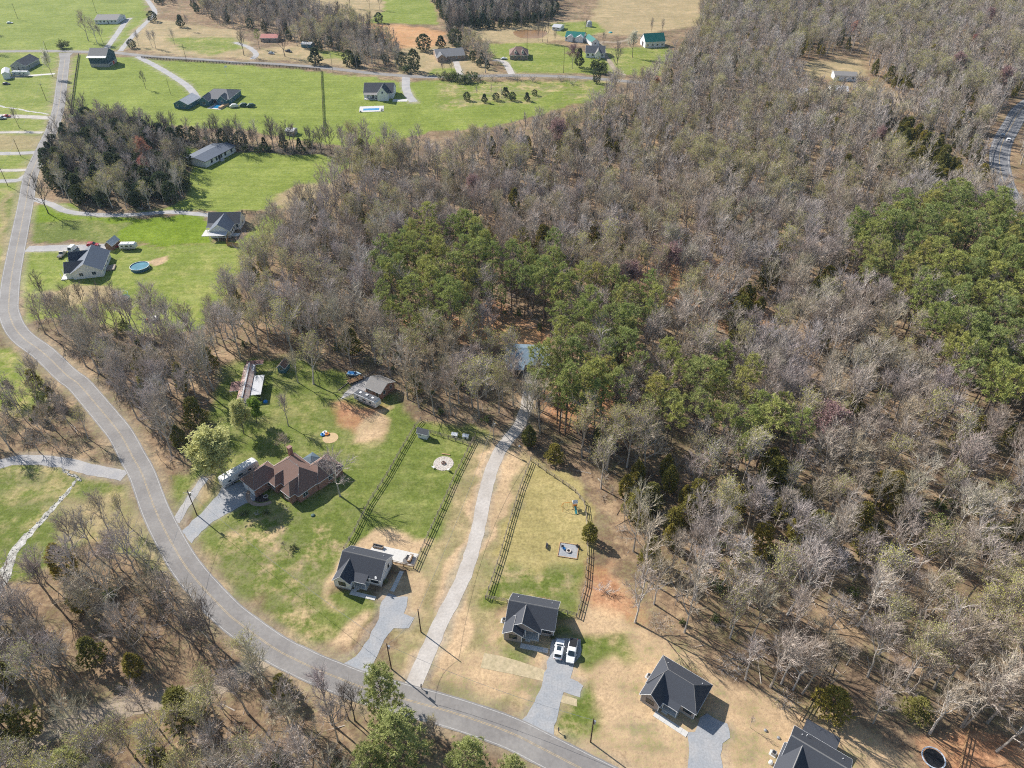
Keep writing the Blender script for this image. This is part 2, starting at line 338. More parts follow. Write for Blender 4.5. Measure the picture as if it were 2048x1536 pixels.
TRACKS = [  # name, label, line px, width, material, loose edge
    ('gravel_lane', zs([(1255, 880), (1290, 800), (1380, 600), (1500, 330), (1630, 80)], 512, 1152) + zs([(1720, 1370), (1790, 1100), (1850, 800), (1940, 560), (2030, 430)], 512, 768) + [(1039, 850), (1051, 818), (1057, 790), (1061, 755), (1050, 738)], 3.5, M_GRAVT, 0.15),
    ('gravel_track', zs([(1405, 1110), (1500, 950), (1640, 750)], 0, 768), 2.2, M_GRAV, 0.15),
    ('gravel_driveway', zs([(-300, 720), (0, 640), (200, 605), (480, 625), (700, 680), (1000, 735)], 0, 768), 3.8, M_GRAV, 0.2),
    ('gravel_driveway', zs([(215, 455), (450, 450), (860, 440)], 0, 384), 5.0, M_GRAV, 0.2),
    ('gravel_driveway', zs([(255, 55), (400, 95), (520, 150), (650, 172), (940, 187), (1250, 167), (1400, 162), (1680, 185)], 0, 384), 3.3, M_GRAV, 0.15),
    ('gravel_driveway', zs([(1100, 452), (1250, 530), (1400, 620), (1500, 690), (1560, 760), (1585, 810)], 0, 0), 4.6, M_GRAV, 0.15),
    ('gravel_driveway', zs([(1200, 610), (1200, 700), (1225, 770), (1262, 815)], 512, 0), 5.2, M_GRAV, 0.1),
    ('side_lane', zs([(960, 410), (1060, 290), (1190, 160), (1240, 100), (1180, 0), (1100, -80)], 0, 0), 4.0, M_GRAV, 0.2),
    ('gravel_driveway', zs([(850, 390), (930, 280), (1000, 180), (1040, 145)], 0, 0), 4.4, M_GRAV, 0.2),
    ('concrete_driveway', zs([(440, 590), (230, 605), (60, 620)], 0, 0), 3.2, M_CONC, 0.05),
    ('gravel_driveway', zs([(410, 945), (250, 935), (60, 930), (-200, 920)], 0, 0), 5.0, M_GRAVT, 0.2),
    ('gravel_driveway', zs([(345, 1060), (150, 1058), (-100, 1062)], 0, 0), 3.0, M_GRAVT, 0.2),
    ('gravel_driveway', zs([(300, 1218), (150, 1226), (-150, 1230)], 0, 0), 4.2, M_GRAV, 0.2),
    ('gravel_driveway', zs([(250, 1355), (180, 1362), (-150, 1366)], 0, 0), 3.0, M_GRAVT, 0.2),
    ('gravel_driveway', zs([(215, 1400), (150, 1440), (0, 1450), (-150, 1455)], 0, 0), 4.0, M_GRAV, 0.2),
    ('gravel_driveway', zs([(1598, 490), (1635, 600)], 512, 0), 4.2, M_GRAVT, 0.1),
    ('concrete_driveway', zs([(1905, 478), (1990, 500), (2050, 600)], 512, 0), 4.6, M_GRAVT, 0.1),
    ('dirt_track', [(545, 1312), (500, 1332), (440, 1372), (340, 1398), (270, 1416), (180, 1432), (100, 1466), (40, 1515)], 3.4, M_DIRT, 0.4),
    ('dirt_track', zs([(1010, 300), (880, 330), (820, 340), (700, 350), (830, 560), (900, 600)], 1024, 0), 3.0, M_DIRT, 0.3),
    ('gravel_driveway', [(505, 118), (512, 108), (498, 95), (470, 85)], 4.0, M_GRAV, 0.3),
    ('dirt_track', [(1716, 168), (1740, 185), (1790, 200), (1840, 222)], 7.0, M_DIRT, 0.6),
]
TRACK_LABELS = None
SHEETS = [
    ('gravel_driveway', zs([(680, 712), (800, 640), (900, 500), (975, 350), (1000, 205), (1060, 140), (1130, 175), (1215, 160), (1190, 300), (1270, 340), (1225, 425), (1110, 415), (1060, 470), (1000, 560), (940, 690), (905, 815), (790, 770)], 512, 1152), M_GRAVB),
    ('gravel_driveway', zs([(78, 1165), (180, 1010), (250, 830), (295, 640), (330, 490), (545, 505), (552, 640), (490, 700), (470, 820), (570, 880), (540, 970), (410, 930), (390, 1010), (345, 1200), (325, 1290), (200, 1240)], 1024, 1152), M_GRAVB),
    ('gravel_driveway', zs([(1390, 1260), (1470, 1240), (1500, 1130), (1560, 1100), (1720, 1190), (1745, 1290), (1690, 1330), (1670, 1440), (1720, 1700), (1390, 1700), (1420, 1400)], 1024, 1152), M_GRAVB),
    ('gravel_driveway', zs([(1450, 1185), (1600, 1040), (1740, 890), (1790, 800), (1930, 790), (2048, 860), (2040, 930), (1960, 960), (1700, 1100), (1530, 1270)], 0, 768), M_GRAVB),
    ('gravel_yard', zs([(680, 120), (720, 60), (860, -60), (1000, -40), (960, 40), (830, 60)], 512, 768), M_GRAV),
]

# ------------------------------------------------------------------ ground
LEAF = (0.24, 0.155, 0.092); FIELD = (0.19, 0.238, 0.04); LAWN = (0.142, 0.178, 0.036); VIVID = (0.14, 0.205, 0.010)
DRY = (0.31, 0.255, 0.125); STRAW = (0.51, 0.36, 0.215); RED = (0.42, 0.215, 0.115); TAN = (0.37, 0.285, 0.155); OLIVE = (0.345, 0.285, 0.115); DARKL = (0.175, 0.122, 0.082)
ORANGE = (0.50, 0.27, 0.13)
ZONES = [  # colour, patchiness, soft edge (m), outline
    (FIELD, 0.15, 3, [(-400, -40), (288, -40), (300, 45), (255, 98), (160, 104), (-400, 104)]),
    (FIELD, 0.25, 3, [(-400, 104), (122, 104), (112, 200), (90, 290), (62, 330), (45, 420), (38, 470), (28, 520), (15, 600), (-300, 640)]),
    (DRY, 0.3, 4, zs([(-300, 1080), (330, 1080), (320, 1200), (-300, 1215)], 0, 0)),
    (DRY, 0.4, 4, zs([(0, 0), (140, 0), (120, 300), (80, 700), (0, 720)], 0, 384)),
    (LAWN, 0.3, 2, zs([(60, 0), (150, 0), (90, 340), (60, 330)], 0, 384)),
    (FIELD, 0.1, 2.5, [(143, 110), (240, 113), (520, 133), (700, 150), (800, 162), (1225, 165), (1215, 195), (1100, 222), (1000, 252), (860, 262), (720, 300), (480, 258), (300, 250), (135, 235)]),
    (FIELD, 0.75, 8, [(880, 165), (1225, 162), (1200, 190), (1060, 225), (960, 240), (870, 215)]),
    (FIELD, 0.15, 4, [(900, 215), (1060, 205), (1120, 180), (1130, 200), (1000, 248), (880, 250)]),
    (FIELD, 0.12, 2.5, [(310, 285), (480, 285), (720, 318), (660, 372), (600, 400), (545, 424), (320, 424), (250, 420), (360, 345)]),
    (TAN, 0.4, 5, [(545, 392), (600, 372), (680, 365), (680, 410), (560, 420)]),
    (VIVID, 0.06, 2.0, [(62, 418), (120, 408), (190, 433), (300, 436), (410, 431), (425, 488), (330, 490), (200, 484), (58, 486)]),
    (LAWN, 0.25, 2.0, [(60, 440), (260, 445), (230, 484), (58, 487)]),
    (FIELD, 0.25, 2.0, [(48, 497), (220, 494), (480, 486), (545, 420), (560, 440), (510, 500), (470, 560), (430, 620), (385, 665), (260, 668), (180, 645), (45, 640), (34, 560)]),
    (TAN, 0.4, 3, [(88, 585), (130, 574), (232, 582), (225, 610), (150, 618), (92, 612)]),
    (STRAW, 0.4, 1.5, [(298, 520), (328, 518), (330, 530), (305, 536)]),
    (FIELD, 0.5, 4, [(-200, 690), (20, 690), (62, 740), (110, 800), (60, 830), (-200, 830)]),
    (LAWN, 0.55, 3, [(-200, 935), (60, 928), (160, 942), (250, 975), (300, 1060), (340, 1120), (300, 1140), (200, 1070), (60, 1160), (-200, 1200)]),
    (DRY, 0.5, 4, [(120, 1000), (250, 985), (300, 1060), (300, 1110), (200, 1060), (120, 1090)]),
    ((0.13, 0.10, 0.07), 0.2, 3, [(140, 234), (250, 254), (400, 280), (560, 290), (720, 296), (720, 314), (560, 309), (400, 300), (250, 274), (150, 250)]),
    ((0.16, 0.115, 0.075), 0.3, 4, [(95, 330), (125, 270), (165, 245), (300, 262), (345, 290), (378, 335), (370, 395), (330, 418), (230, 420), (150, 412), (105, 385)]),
    # brick house grounds
    (LAWN, 0.3, 3, [(436, 735), (520, 712), (600, 716), (690, 745), (720, 800), (790, 790), (845, 845), (965, 862), (985, 880), (960, 960), (850, 1140), (700, 1080), (688, 1110), (655, 1180), (690, 1215), (760, 1210), (700, 1300),
        (640, 1290), (560, 1235), (500, 1195), (440, 1140), (385, 1085), (352, 1000), (330, 945), (400, 925), (415, 835)]),
    (LAWN, 0.9, 5, [(470, 1050), (560, 1030), (690, 1075), (650, 1180), (690, 1215), (640, 1290), (500, 1200), (420, 1120)]),
    (TAN, 0.5, 3, [(395, 960), (440, 940), (450, 965), (372, 1030)]),
    (LAWN, 0.25, 3, [(640, 1170), (760, 1200), (735, 1260), (690, 1275), (640, 1250)]),
    (RED, 0.3, 3, [(665, 800), (720, 808), (765, 815), (778, 830), (770, 855), (730, 880), (700, 870), (680, 850)]),
    (STRAW, 0.3, 3, [(735, 830), (780, 822), (778, 850), (745, 878), (715, 890), (705, 865)]),
    (LAWN, 0.10, 2, [(760, 875), (800, 850), (825, 865), (770, 960), (720, 1010), (715, 970), (750, 900)]),
    (LAWN, 0.18, 1.0, [(836, 846), (946, 880), (842, 1142), (700, 1085)]),
    (STRAW, 0.25, 2.0, [(700, 1085), (740, 1052), (800, 1062), (862, 1075), (840, 1142), (770, 1135), (690, 1100)]),
    (STRAW, 0.35, 2.5, [(655, 1150), (690, 1100), (700, 1110), (668, 1185), (690, 1230), (660, 1210)]),
    (STRAW, 0.3, 2.0, [(655, 1300), (700, 1250), (745, 1230), (725, 1270), (690, 1310), (668, 1318)]),
    # lane verges and the straw-covered lots
    (DRY, 0.55, 2.5, [(945, 885), (1000, 880), (1062, 915), (1000, 1190), (985, 1300), (870, 1360), (800, 1340), (790, 1180), (830, 1140), (865, 1090)]),
    (STRAW, 0.15, 1.2, [(972, 890), (995, 880), (975, 940), (958, 1000), (940, 1080), (918, 1160), (880, 1240), (850, 1300), (815, 1360), (800, 1370), (835, 1290), (875, 1200), (905, 1120), (925, 1060), (945, 985)]),
    (STRAW, 0.2, 1.5, [(1000, 905), (1050, 905), (1010, 1000), (985, 1090), (965, 1120), (975, 1020)]),
    (STRAW, 0.15, 1.5, [(900, 1220), (940, 1180), (935, 1230), (920, 1290), (905, 1345), (850, 1365), (860, 1310)]),
    (STRAW, 0.25, 2.0, [(770, 1190), (830, 1140), (860, 1150), (840, 1230), (800, 1260), (790, 1215)]),
    (OLIVE, 0.2, 1.0, [(1062, 916), (1125, 955), (1165, 1000), (1178, 1080), (1166, 1238), (968, 1202), (1010, 1060)]),
    (LAWN, 0.7, 4, [(990, 1120), (1060, 1130), (1170, 1120), (1166, 1238), (968, 1202)]),
    (STRAW, 0.8, 3, [(985, 1240), (1010, 1225), (1130, 1240), (1180, 1235), (1215, 1130), (1240, 1160), (1285, 1245), (1400, 1310), (1500, 1385), (1600, 1410), (1700, 1440), (1810, 1500), (1870, 1700), (1330, 1700), (1260, 1570),
        (1180, 1530), (1080, 1470), (1000, 1420), (900, 1390), (855, 1365), (900, 1320), (960, 1300)]),
    (DRY, 0.7, 3, [(860, 1365), (960, 1380), (1080, 1440), (1140, 1480), (1120, 1500), (1020, 1440), (900, 1402)]),
    (LAWN, 0.65, 3, [(990, 1235), (1000, 1330), (1060, 1340), (1130, 1240), (1240, 1270), (1250, 1310), (1180, 1350), (1150, 1330), (1160, 1290), (1060, 1310), (1010, 1300)]),
    (LAWN, 0.75, 3, [(1130, 1400), (1190, 1380), (1230, 1480), (1170, 1490), (1120, 1450)]),
    (RED, 0.35, 3, [(1830, 1470), (1900, 1460), (2060, 1510), (2100, 1600), (1900, 1600)]),
    (RED, 0.4, 3, [(1180, 1110), (1215, 1130), (1290, 1245), (1270, 1260), (1190, 1190)]),
    # pine-needle floors
    (RED, 0.45, 6, [(760, 640), (1000, 600), (1110, 670), (1080, 690), (1000, 690), (880, 680)]),
    (ORANGE, 0.4, 4, [(960, 655), (1100, 655), (1110, 690), (1000, 690)]),
    (RED, 0.4, 6, [(1080, 780), (1200, 720), (1300, 800), (1260, 880), (1120, 870)]),
    (RED, 0.5, 8, [(1250, 500), (1420, 520), (1560, 640), (1480, 680), (1340, 600)]),
    # far fields
    (TAN, 0.45, 4, [(262, 60), (300, 38), (360, 45), (470, 60), (500, 90), (500, 118), (400, 113), (290, 104), (258, 96)]),
    (FIELD, 0.5, 6, [(330, 75), (470, 75), (495, 95), (420, 110), (370, 100)]),
    (TAN, 0.5, 4, [(512, 100), (600, 90), (690, 110), (720, 138), (640, 128), (512, 118)]),
    (FIELD, 0.4, 5, [(630, 98), (700, 105), (720, 120), (650, 118)]),
    (TAN, 0.5, 6, [(560, -60), (770, -60), (800, 30), (720, 48), (640, 30)]),
    (FIELD, 0.2, 5, [(760, -60), (850, -40), (868, 10), (880, 50), (800, 48), (725, 46), (770, 20)]),
    (ORANGE, 0.35, 5, [(725, 48), (800, 50), (885, 62), (900, 90), (850, 100), (800, 96), (740, 64)]),
    (TAN, 0.5, 4, [(805, 98), (900, 92), (960, 120), (1000, 146), (800, 146), (785, 125)]),
    (FIELD, 0.4, 4, [(860, 135), (915, 135), (915, 148), (860, 148)]),
    (TAN, 0.35, 6, [(930, 55), (1020, 45), (1180, 40), (1230, -60), (1395, -60), (1400, 25), (1450, 45), (1340, 60), (1290, 70), (1200, 70), (1050, 90), (960, 80)]),
    (FIELD, 0.3, 5, [(965, 88), (1080, 85), (1130, 92), (1200, 112), (1240, 148), (1020, 146), (990, 120)]),
    (FIELD, 0.3, 5, [(1095, 48), (1185, 42), (1215, 62), (1165, 75), (1120, 72)]),
    (FIELD, 0.45, 5, [(1190, 100), (1340, 92), (1350, 120), (1320, 150), (1230, 150)]),
    (TAN, 0.4, 5, [(1600, 122), (1720, 118), (1735, 150), (1620, 155)]),
    (TAN, 0.4, 5, [(1700, 165), (1760, 175), (1820, 200), (1830, 215), (1760, 212), (1710, 190)]),
]
def axis(parts):
    out = []
    for a, b, s in parts: out.append(np.arange(a, b, s))
    return np.concatenate(out + [np.array([parts[-1][1]])]).astype(float)
gx = axis([(-4000, -700, 300), (-700, -240, 4), (-240, 240, 0.9), (240, 700, 4), (700, 4000, 300)])
gy = axis([(-3000, 0, 300), (0, 50, 5), (50, 260, 0.9), (260, 430, 1.6), (430, 1000, 4), (1000, 5000, 400)])
GX, GY = np.meshgrid(gx, gy); gxf, gyf = GX.ravel(), GY.ravel()
wx = gxf + (vnoise(gxf, gyf, 9, 1)-0.5)*5 + (vnoise(gxf, gyf, 3, 2)-0.5)*3
wy = gyf + (vnoise(gxf, gyf, 9, 3)-0.5)*5 + (vnoise(gxf, gyf, 3, 4)-0.5)*3
colr = np.empty((gxf.size, 4), np.float32); colr[:, :3] = LEAF; colr[:, 3] = 0.5
big = vnoise(gxf, gyf, 40, 7)[:, None]
colr[:, :3] = np.array(LEAF)*(1-big) + np.array(DARKL)*big
far = np.clip((gyf - 300) / 300, 0, 1)[:, None]; 
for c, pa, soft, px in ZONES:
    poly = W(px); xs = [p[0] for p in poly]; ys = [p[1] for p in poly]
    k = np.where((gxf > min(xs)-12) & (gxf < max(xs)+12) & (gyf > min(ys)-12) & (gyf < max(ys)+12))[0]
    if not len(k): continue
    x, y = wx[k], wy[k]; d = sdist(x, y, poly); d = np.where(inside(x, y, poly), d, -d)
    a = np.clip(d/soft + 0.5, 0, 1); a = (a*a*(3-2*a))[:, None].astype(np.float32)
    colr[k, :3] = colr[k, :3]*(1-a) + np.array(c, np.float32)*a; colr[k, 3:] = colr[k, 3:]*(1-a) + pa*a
# gravel kicked out beside the drives and lanes
for line, w, c in [(smooth_line(W(t_[1]), 4), t_[2], (0.36, 0.31, 0.25)) for t_ in TRACKS] + [(W(t_[1]), 0.0, (0.36, 0.31, 0.25)) for t_ in SHEETS]:
    xs = [p[0] for p in line]; ys = [p[1] for p in line]
    k = np.where((gxf > min(xs)-6) & (gxf < max(xs)+6) & (gyf > min(ys)-6) & (gyf < max(ys)+6))[0]
    d = sdist(wx[k]*.4 + gxf[k]*.6, wy[k]*.4 + gyf[k]*.6, line, w == 0.0)
    a = (np.clip(1.0-(d-w/2)/1.3, 0, 1)*0.6)[:, None]
    colr[k, :3] = colr[k, :3]*(1-a) + np.array(c)*a
# trodden, dusty verge beside the tarmac
for line, w in ((ROAD, 6.6), (CROSS, 5.6)):
    xs = [p[0] for p in line]; ys = [p[1] for p in line]
    k = np.where((gxf > min(xs)-8) & (gxf < max(xs)+8) & (gyf > min(ys)-8) & (gyf < max(ys)+8))[0]
    d = sdist(gxf[k], gyf[k], line[::4]+[line[-1]], False)
    a = (np.clip(1.6-(d-w/2)/1.6, 0, 1)*0.55)[:, None]
    colr[k, :3] = colr[k, :3]*(1-a) + np.array((0.33, 0.275, 0.19))*a
nx_, ny_ = len(gx), len(gy)
me = bpy.data.meshes.new('ground'); me.vertices.add(gxf.size)
zz = np.zeros(gxf.size)
me.vertices.foreach_set('co', np.stack([gxf, gyf, zz], 1).ravel())
ii, jj = np.meshgrid(np.arange(nx_-1), np.arange(ny_-1)); b0 = (jj*nx_ + ii).ravel()
quads = np.stack([b0, b0+1, b0+nx_+1, b0+nx_], 1).ravel().astype(np.int32)
nf = b0.size; me.loops.add(nf*4); me.loops.foreach_set('vertex_index', quads)
me.polygons.add(nf); me.polygons.foreach_set('loop_start', np.arange(0, nf*4, 4, dtype=np.int32))
me.update(); me.validate()
at = me.color_attributes.new('soil', 'FLOAT_COLOR', 'POINT'); at.data.foreach_set('color', colr.ravel())
GM = bpy.data.materials.new('ground_cover'); GM.use_nodes = True
n = GM.node_tree.nodes; l = GM.node_tree.links; b = n['Principled BSDF']; b.inputs['Roughness'].default_value = 0.95; b.inputs['Specular IOR Level'].default_value = 0.1
va = n.new('ShaderNodeVertexColor'); va.layer_name = 'soil'
geo = n.new('ShaderNodeNewGeometry')
def noise(sc, det=4, rough=0.6, off=0, anis=None):
    q = n.new('ShaderNodeTexNoise'); q.inputs['Scale'].default_value = sc; q.inputs['Detail'].default_value = det; q.inputs['Roughness'].default_value = rough
    mp = n.new('ShaderNodeMapping'); mp.inputs['Location'].default_value = (off, off*0.7, 0)
    if anis: mp.inputs['Scale'].default_value = anis
    l.new(geo.outputs['Position'], mp.inputs['Vector']); l.new(mp.outputs[0], q.inputs['Vector']); return q.outputs['Fac']
def rng_(v, a, b_, c, d):
    q = n.new('ShaderNodeMapRange'); q.inputs['From Min'].default_value = a; q.inputs['From Max'].default_value = b_; q.inputs['To Min'].default_value = c; q.inputs['To Max'].default_value = d
    l.new(v, q.inputs['Value']); return q.outputs['Result']
def mth(op, a, b_):
    q = n.new('ShaderNodeMath'); q.operation = op
    for i, v in enumerate((a, b_)):
        if isinstance(v, (int, float)): q.inputs[i].default_value = v
        else: l.new(v, q.inputs[i])
    return q.outputs[0]
n1 = noise(0.045, 5, 0.6); n2 = noise(0.28, 5, 0.65, 31); n3 = noise(1.6, 4, 0.7, 77); n4 = noise(0.12, 4, 0.6, 150); n5 = noise(0.7, 5, 0.75, 220)
patch = mth('MULTIPLY', rng_(mth('ADD', mth('ADD', mth('MULTIPLY', n2, 0.7), mth('MULTIPLY', n5, 0.35)), mth('MULTIPLY', n1, 0.6)), 0.76, 0.94, 0, 1), va.outputs['Alpha'])
mx = n.new('ShaderNodeMix'); mx.data_type = 'RGBA'; l.new(patch, mx.inputs['Factor']); l.new(va.outputs['Color'], mx.inputs['A'])
mxp = n.new('ShaderNodeMix'); mxp.data_type = 'RGBA'; mxp.inputs['A'].default_value = (0.43, 0.305, 0.175, 1); mxp.inputs['B'].default_value = (0.24, 0.185, 0.125, 1)
l.new(rng_(n4, 0.42, 0.6, 0, 1), mxp.inputs['Factor']); l.new(mxp.outputs['Result'], mx.inputs['B'])
patch2 = mth('MULTIPLY', rng_(mth('ADD', mth('ADD', mth('MULTIPLY', n3, 0.55), mth('MULTIPLY', n5, 0.5)), mth('MULTIPLY', n4, 0.7)), 0.86, 1.06, 0, 0.9), va.outputs['Alpha'])
mx2 = n.new('ShaderNodeMix'); mx2.data_type = 'RGBA'; l.new(patch2, mx2.inputs['Factor']); l.new(mx.outputs['Result'], mx2.inputs['A'])
mx2.inputs['B'].default_value = (0.15, 0.17, 0.05, 1)
gain = mth('MULTIPLY', mth('MULTIPLY', rng_(n3, 0.25, 0.75, 0.66, 1.34), rng_(n5, 0.28, 0.72, 0.72, 1.28)), mth('MULTIPLY', rng_(n1, 0.3, 0.7, 0.84, 1.16), rng_(n2, 0.3, 0.7, 0.86, 1.14)))
n6 = noise(1.0, 2, 0.5, 40, (0.02, 0.42, 1)); gain = mth('MULTIPLY', gain, rng_(n6, 0.3, 0.7, 0.9, 1.1))
vm = n.new('ShaderNodeVectorMath'); vm.operation = 'SCALE'; l.new(mx2.outputs['Result'], vm.inputs[0]); l.new(gain, vm.inputs['Scale'])
l.new(vm.outputs['Vector'], b.inputs['Base Color'])
bp = n.new('ShaderNodeBump'); bp.inputs['Strength'].default_value = 0.6; bp.inputs['Distance'].default_value = 0.12
l.new(n3, bp.inputs['Height']); l.new(bp.outputs['Normal'], b.inputs['Normal'])
me.materials.append(GM)
tag(link('ground', me), 'rolling ground of grass, straw and leaf litter', 'ground', kind='structure')

# ------------------------------------------------------------------ road surfaces
def road(name, line, w, m, label, z=0.05):
    mb = MB(); strip_mesh(mb, line, w, z, jit=0.06, seed=5)
    me = mb.mesh(name, m); flip_up(me); o = link(name, me); tag(o, label, 'road', kind='structure'); return o
def marking(parent, name, line, w, off, m, z):
    mb = MB(); strip_mesh(mb, line, w, z, off); me = mb.mesh(name, m); flip_up(me); return link(name, me, parent)
rd = road('county_road', ROAD, 6.6, M_ASPH, 'two lane grey road curving down the left side to the bottom edge')
for off in (-0.12, 0.12): marking(rd, 'centre_line', ROAD[:-6], 0.085, off, M_YEL, 0.056)
for off in (-2.95, 2.95): marking(rd, 'edge_line', ROAD[:-8], 0.11, off, M_WPAINT, 0.056)
cr = road('side_road', CROSS, 5.6, M_ASPH, 'narrow grey road running across the far fields', 0.044)
jx, jy = P(129, 112)
o = sheet('road_junction', W([(122, 128), (117, 106), (146, 106), (137, 115), (133, 128)]), 0.047, M_ASPH); tag(o, 'widened mouth where the two roads meet', 'road', kind='structure')
hw = road('highway', HWY, 9.5, M_HWY, 'wide curving highway at the right edge')
for off in (-4.0, 4.0): marking(hw, 'edge_line', HWY, 0.2, off, M_WPAINT, 0.056)
marking(hw, 'centre_line', HWY, 0.3, 0, M_YEL, 0.056)
for k, (nm, px, w, m, j) in enumerate(TRACKS):
    ln = smooth_line(W(px), 1.5); mb = MB(); strip_mesh(mb, ln, w, 0.030 + 0.0015*k/len(TRACKS), jit=j, seed=k)
    me = mb.mesh(nm, m); flip_up(me); o = link(nm, me); tag(o, None, None, kind='structure')
    o['label'] = '%s leading off the road' % nm.replace('_', ' '); o['category'] = 'driveway'
for k, (nm, px, m) in enumerate(SHEETS):
    o = sheet(nm, W(px), 0.036 + 0.001*k, m, 0.22, k); tag(o, 'blue-grey gravel area beside a house', 'driveway', kind='structure')
# creek: pale stones in the bed
CREEK = smooth_line(W(zs([(625, 745), (560, 840), (470, 940), (380, 1040), (250, 1180), (120, 1330), (60, 1450), (20, 1560), (-60, 1700)], 0, 768)), 1.0)
mb = MB(); strip_mesh(mb, CREEK, 0.5, 0.02, jit=0.35, seed=3, w2=3.0); me = mb.mesh('creek', M_ROCK); flip_up(me)
tag(link('creek', me), 'shallow creek with a bed of pale stones', 'creek', kind='structure')
CREEK2 = smooth_line(W(zs([(-100, 835), (0, 847), (60, 862), (150, 873), (230, 890), (330, 905), (390, 915)], 0, 0)), 2.0)
mb = MB(); strip_mesh(mb, CREEK2, 1.3, 0.02, jit=0.5, seed=4); me = mb.mesh('creek', M_ROCK); flip_up(me)
tag(link('creek', me), 'thin pale creek crossing the grass in the far left', 'creek', kind='structure')
th = [2*math.pi*i/28 for i in range(28)]; pa, pb = P(1027, 68), P(1094, 68); cx, cy = (pa[0]+pb[0])/2, (pa[1]+pb[1])/2
o = sheet('pond', [(cx + (pb[0]-pa[0])/2*math.cos(t)*(1+0.1*math.sin(3*t)), cy + 16*math.sin(t)*(1+0.12*math.cos(2*t))) for t in th], 0.03, M_MUD)
tag(o, 'muddy orange farm pond below the far wood', 'pond', kind='structure')
# loose stones in the creek and along the culvert
rng = random.Random(8); mb = MB()
def rock(mb, x, y, r, rng, z=0):
    n_ = 6; mb.add([(x + r*rng.uniform(.7, 1.2)*math.cos(2*math.pi*i/n_), y + r*rng.uniform(.7, 1.2)*math.sin(2*math.pi*i/n_), z) for i in range(n_)] +
        [(x + .55*r*math.cos(2*math.pi*i/n_), y + .55*r*math.sin(2*math.pi*i/n_), z + r*rng.uniform(.35, .7)) for i in range(n_)],
        [(i, (i+1) % n_, n_+(i+1) % n_, n_+i) for i in range(n_)] + [tuple(range(n_, 2*n_))])
for i, (x, y) in enumerate(CREEK):
    w = 0.5 + 2.5*i/len(CREEK)
    for k in range(4): rock(mb, x + rng.uniform(-w, w)*.6, y + rng.uniform(-w, w)*.6, rng.uniform(.1, .3), rng)
for k in range(40):
    u, v = 125 + k*0.95, 940 + k*0.5 + rng.uniform(-3, 3); x, y = P(u, v); rock(mb, x, y, rng.uniform(.2, .45), rng)
o = mb.obj('creek_stones', M_ROCK); tag(o, 'pale loose stones lying in the creek bed', 'stones', kind='stuff')
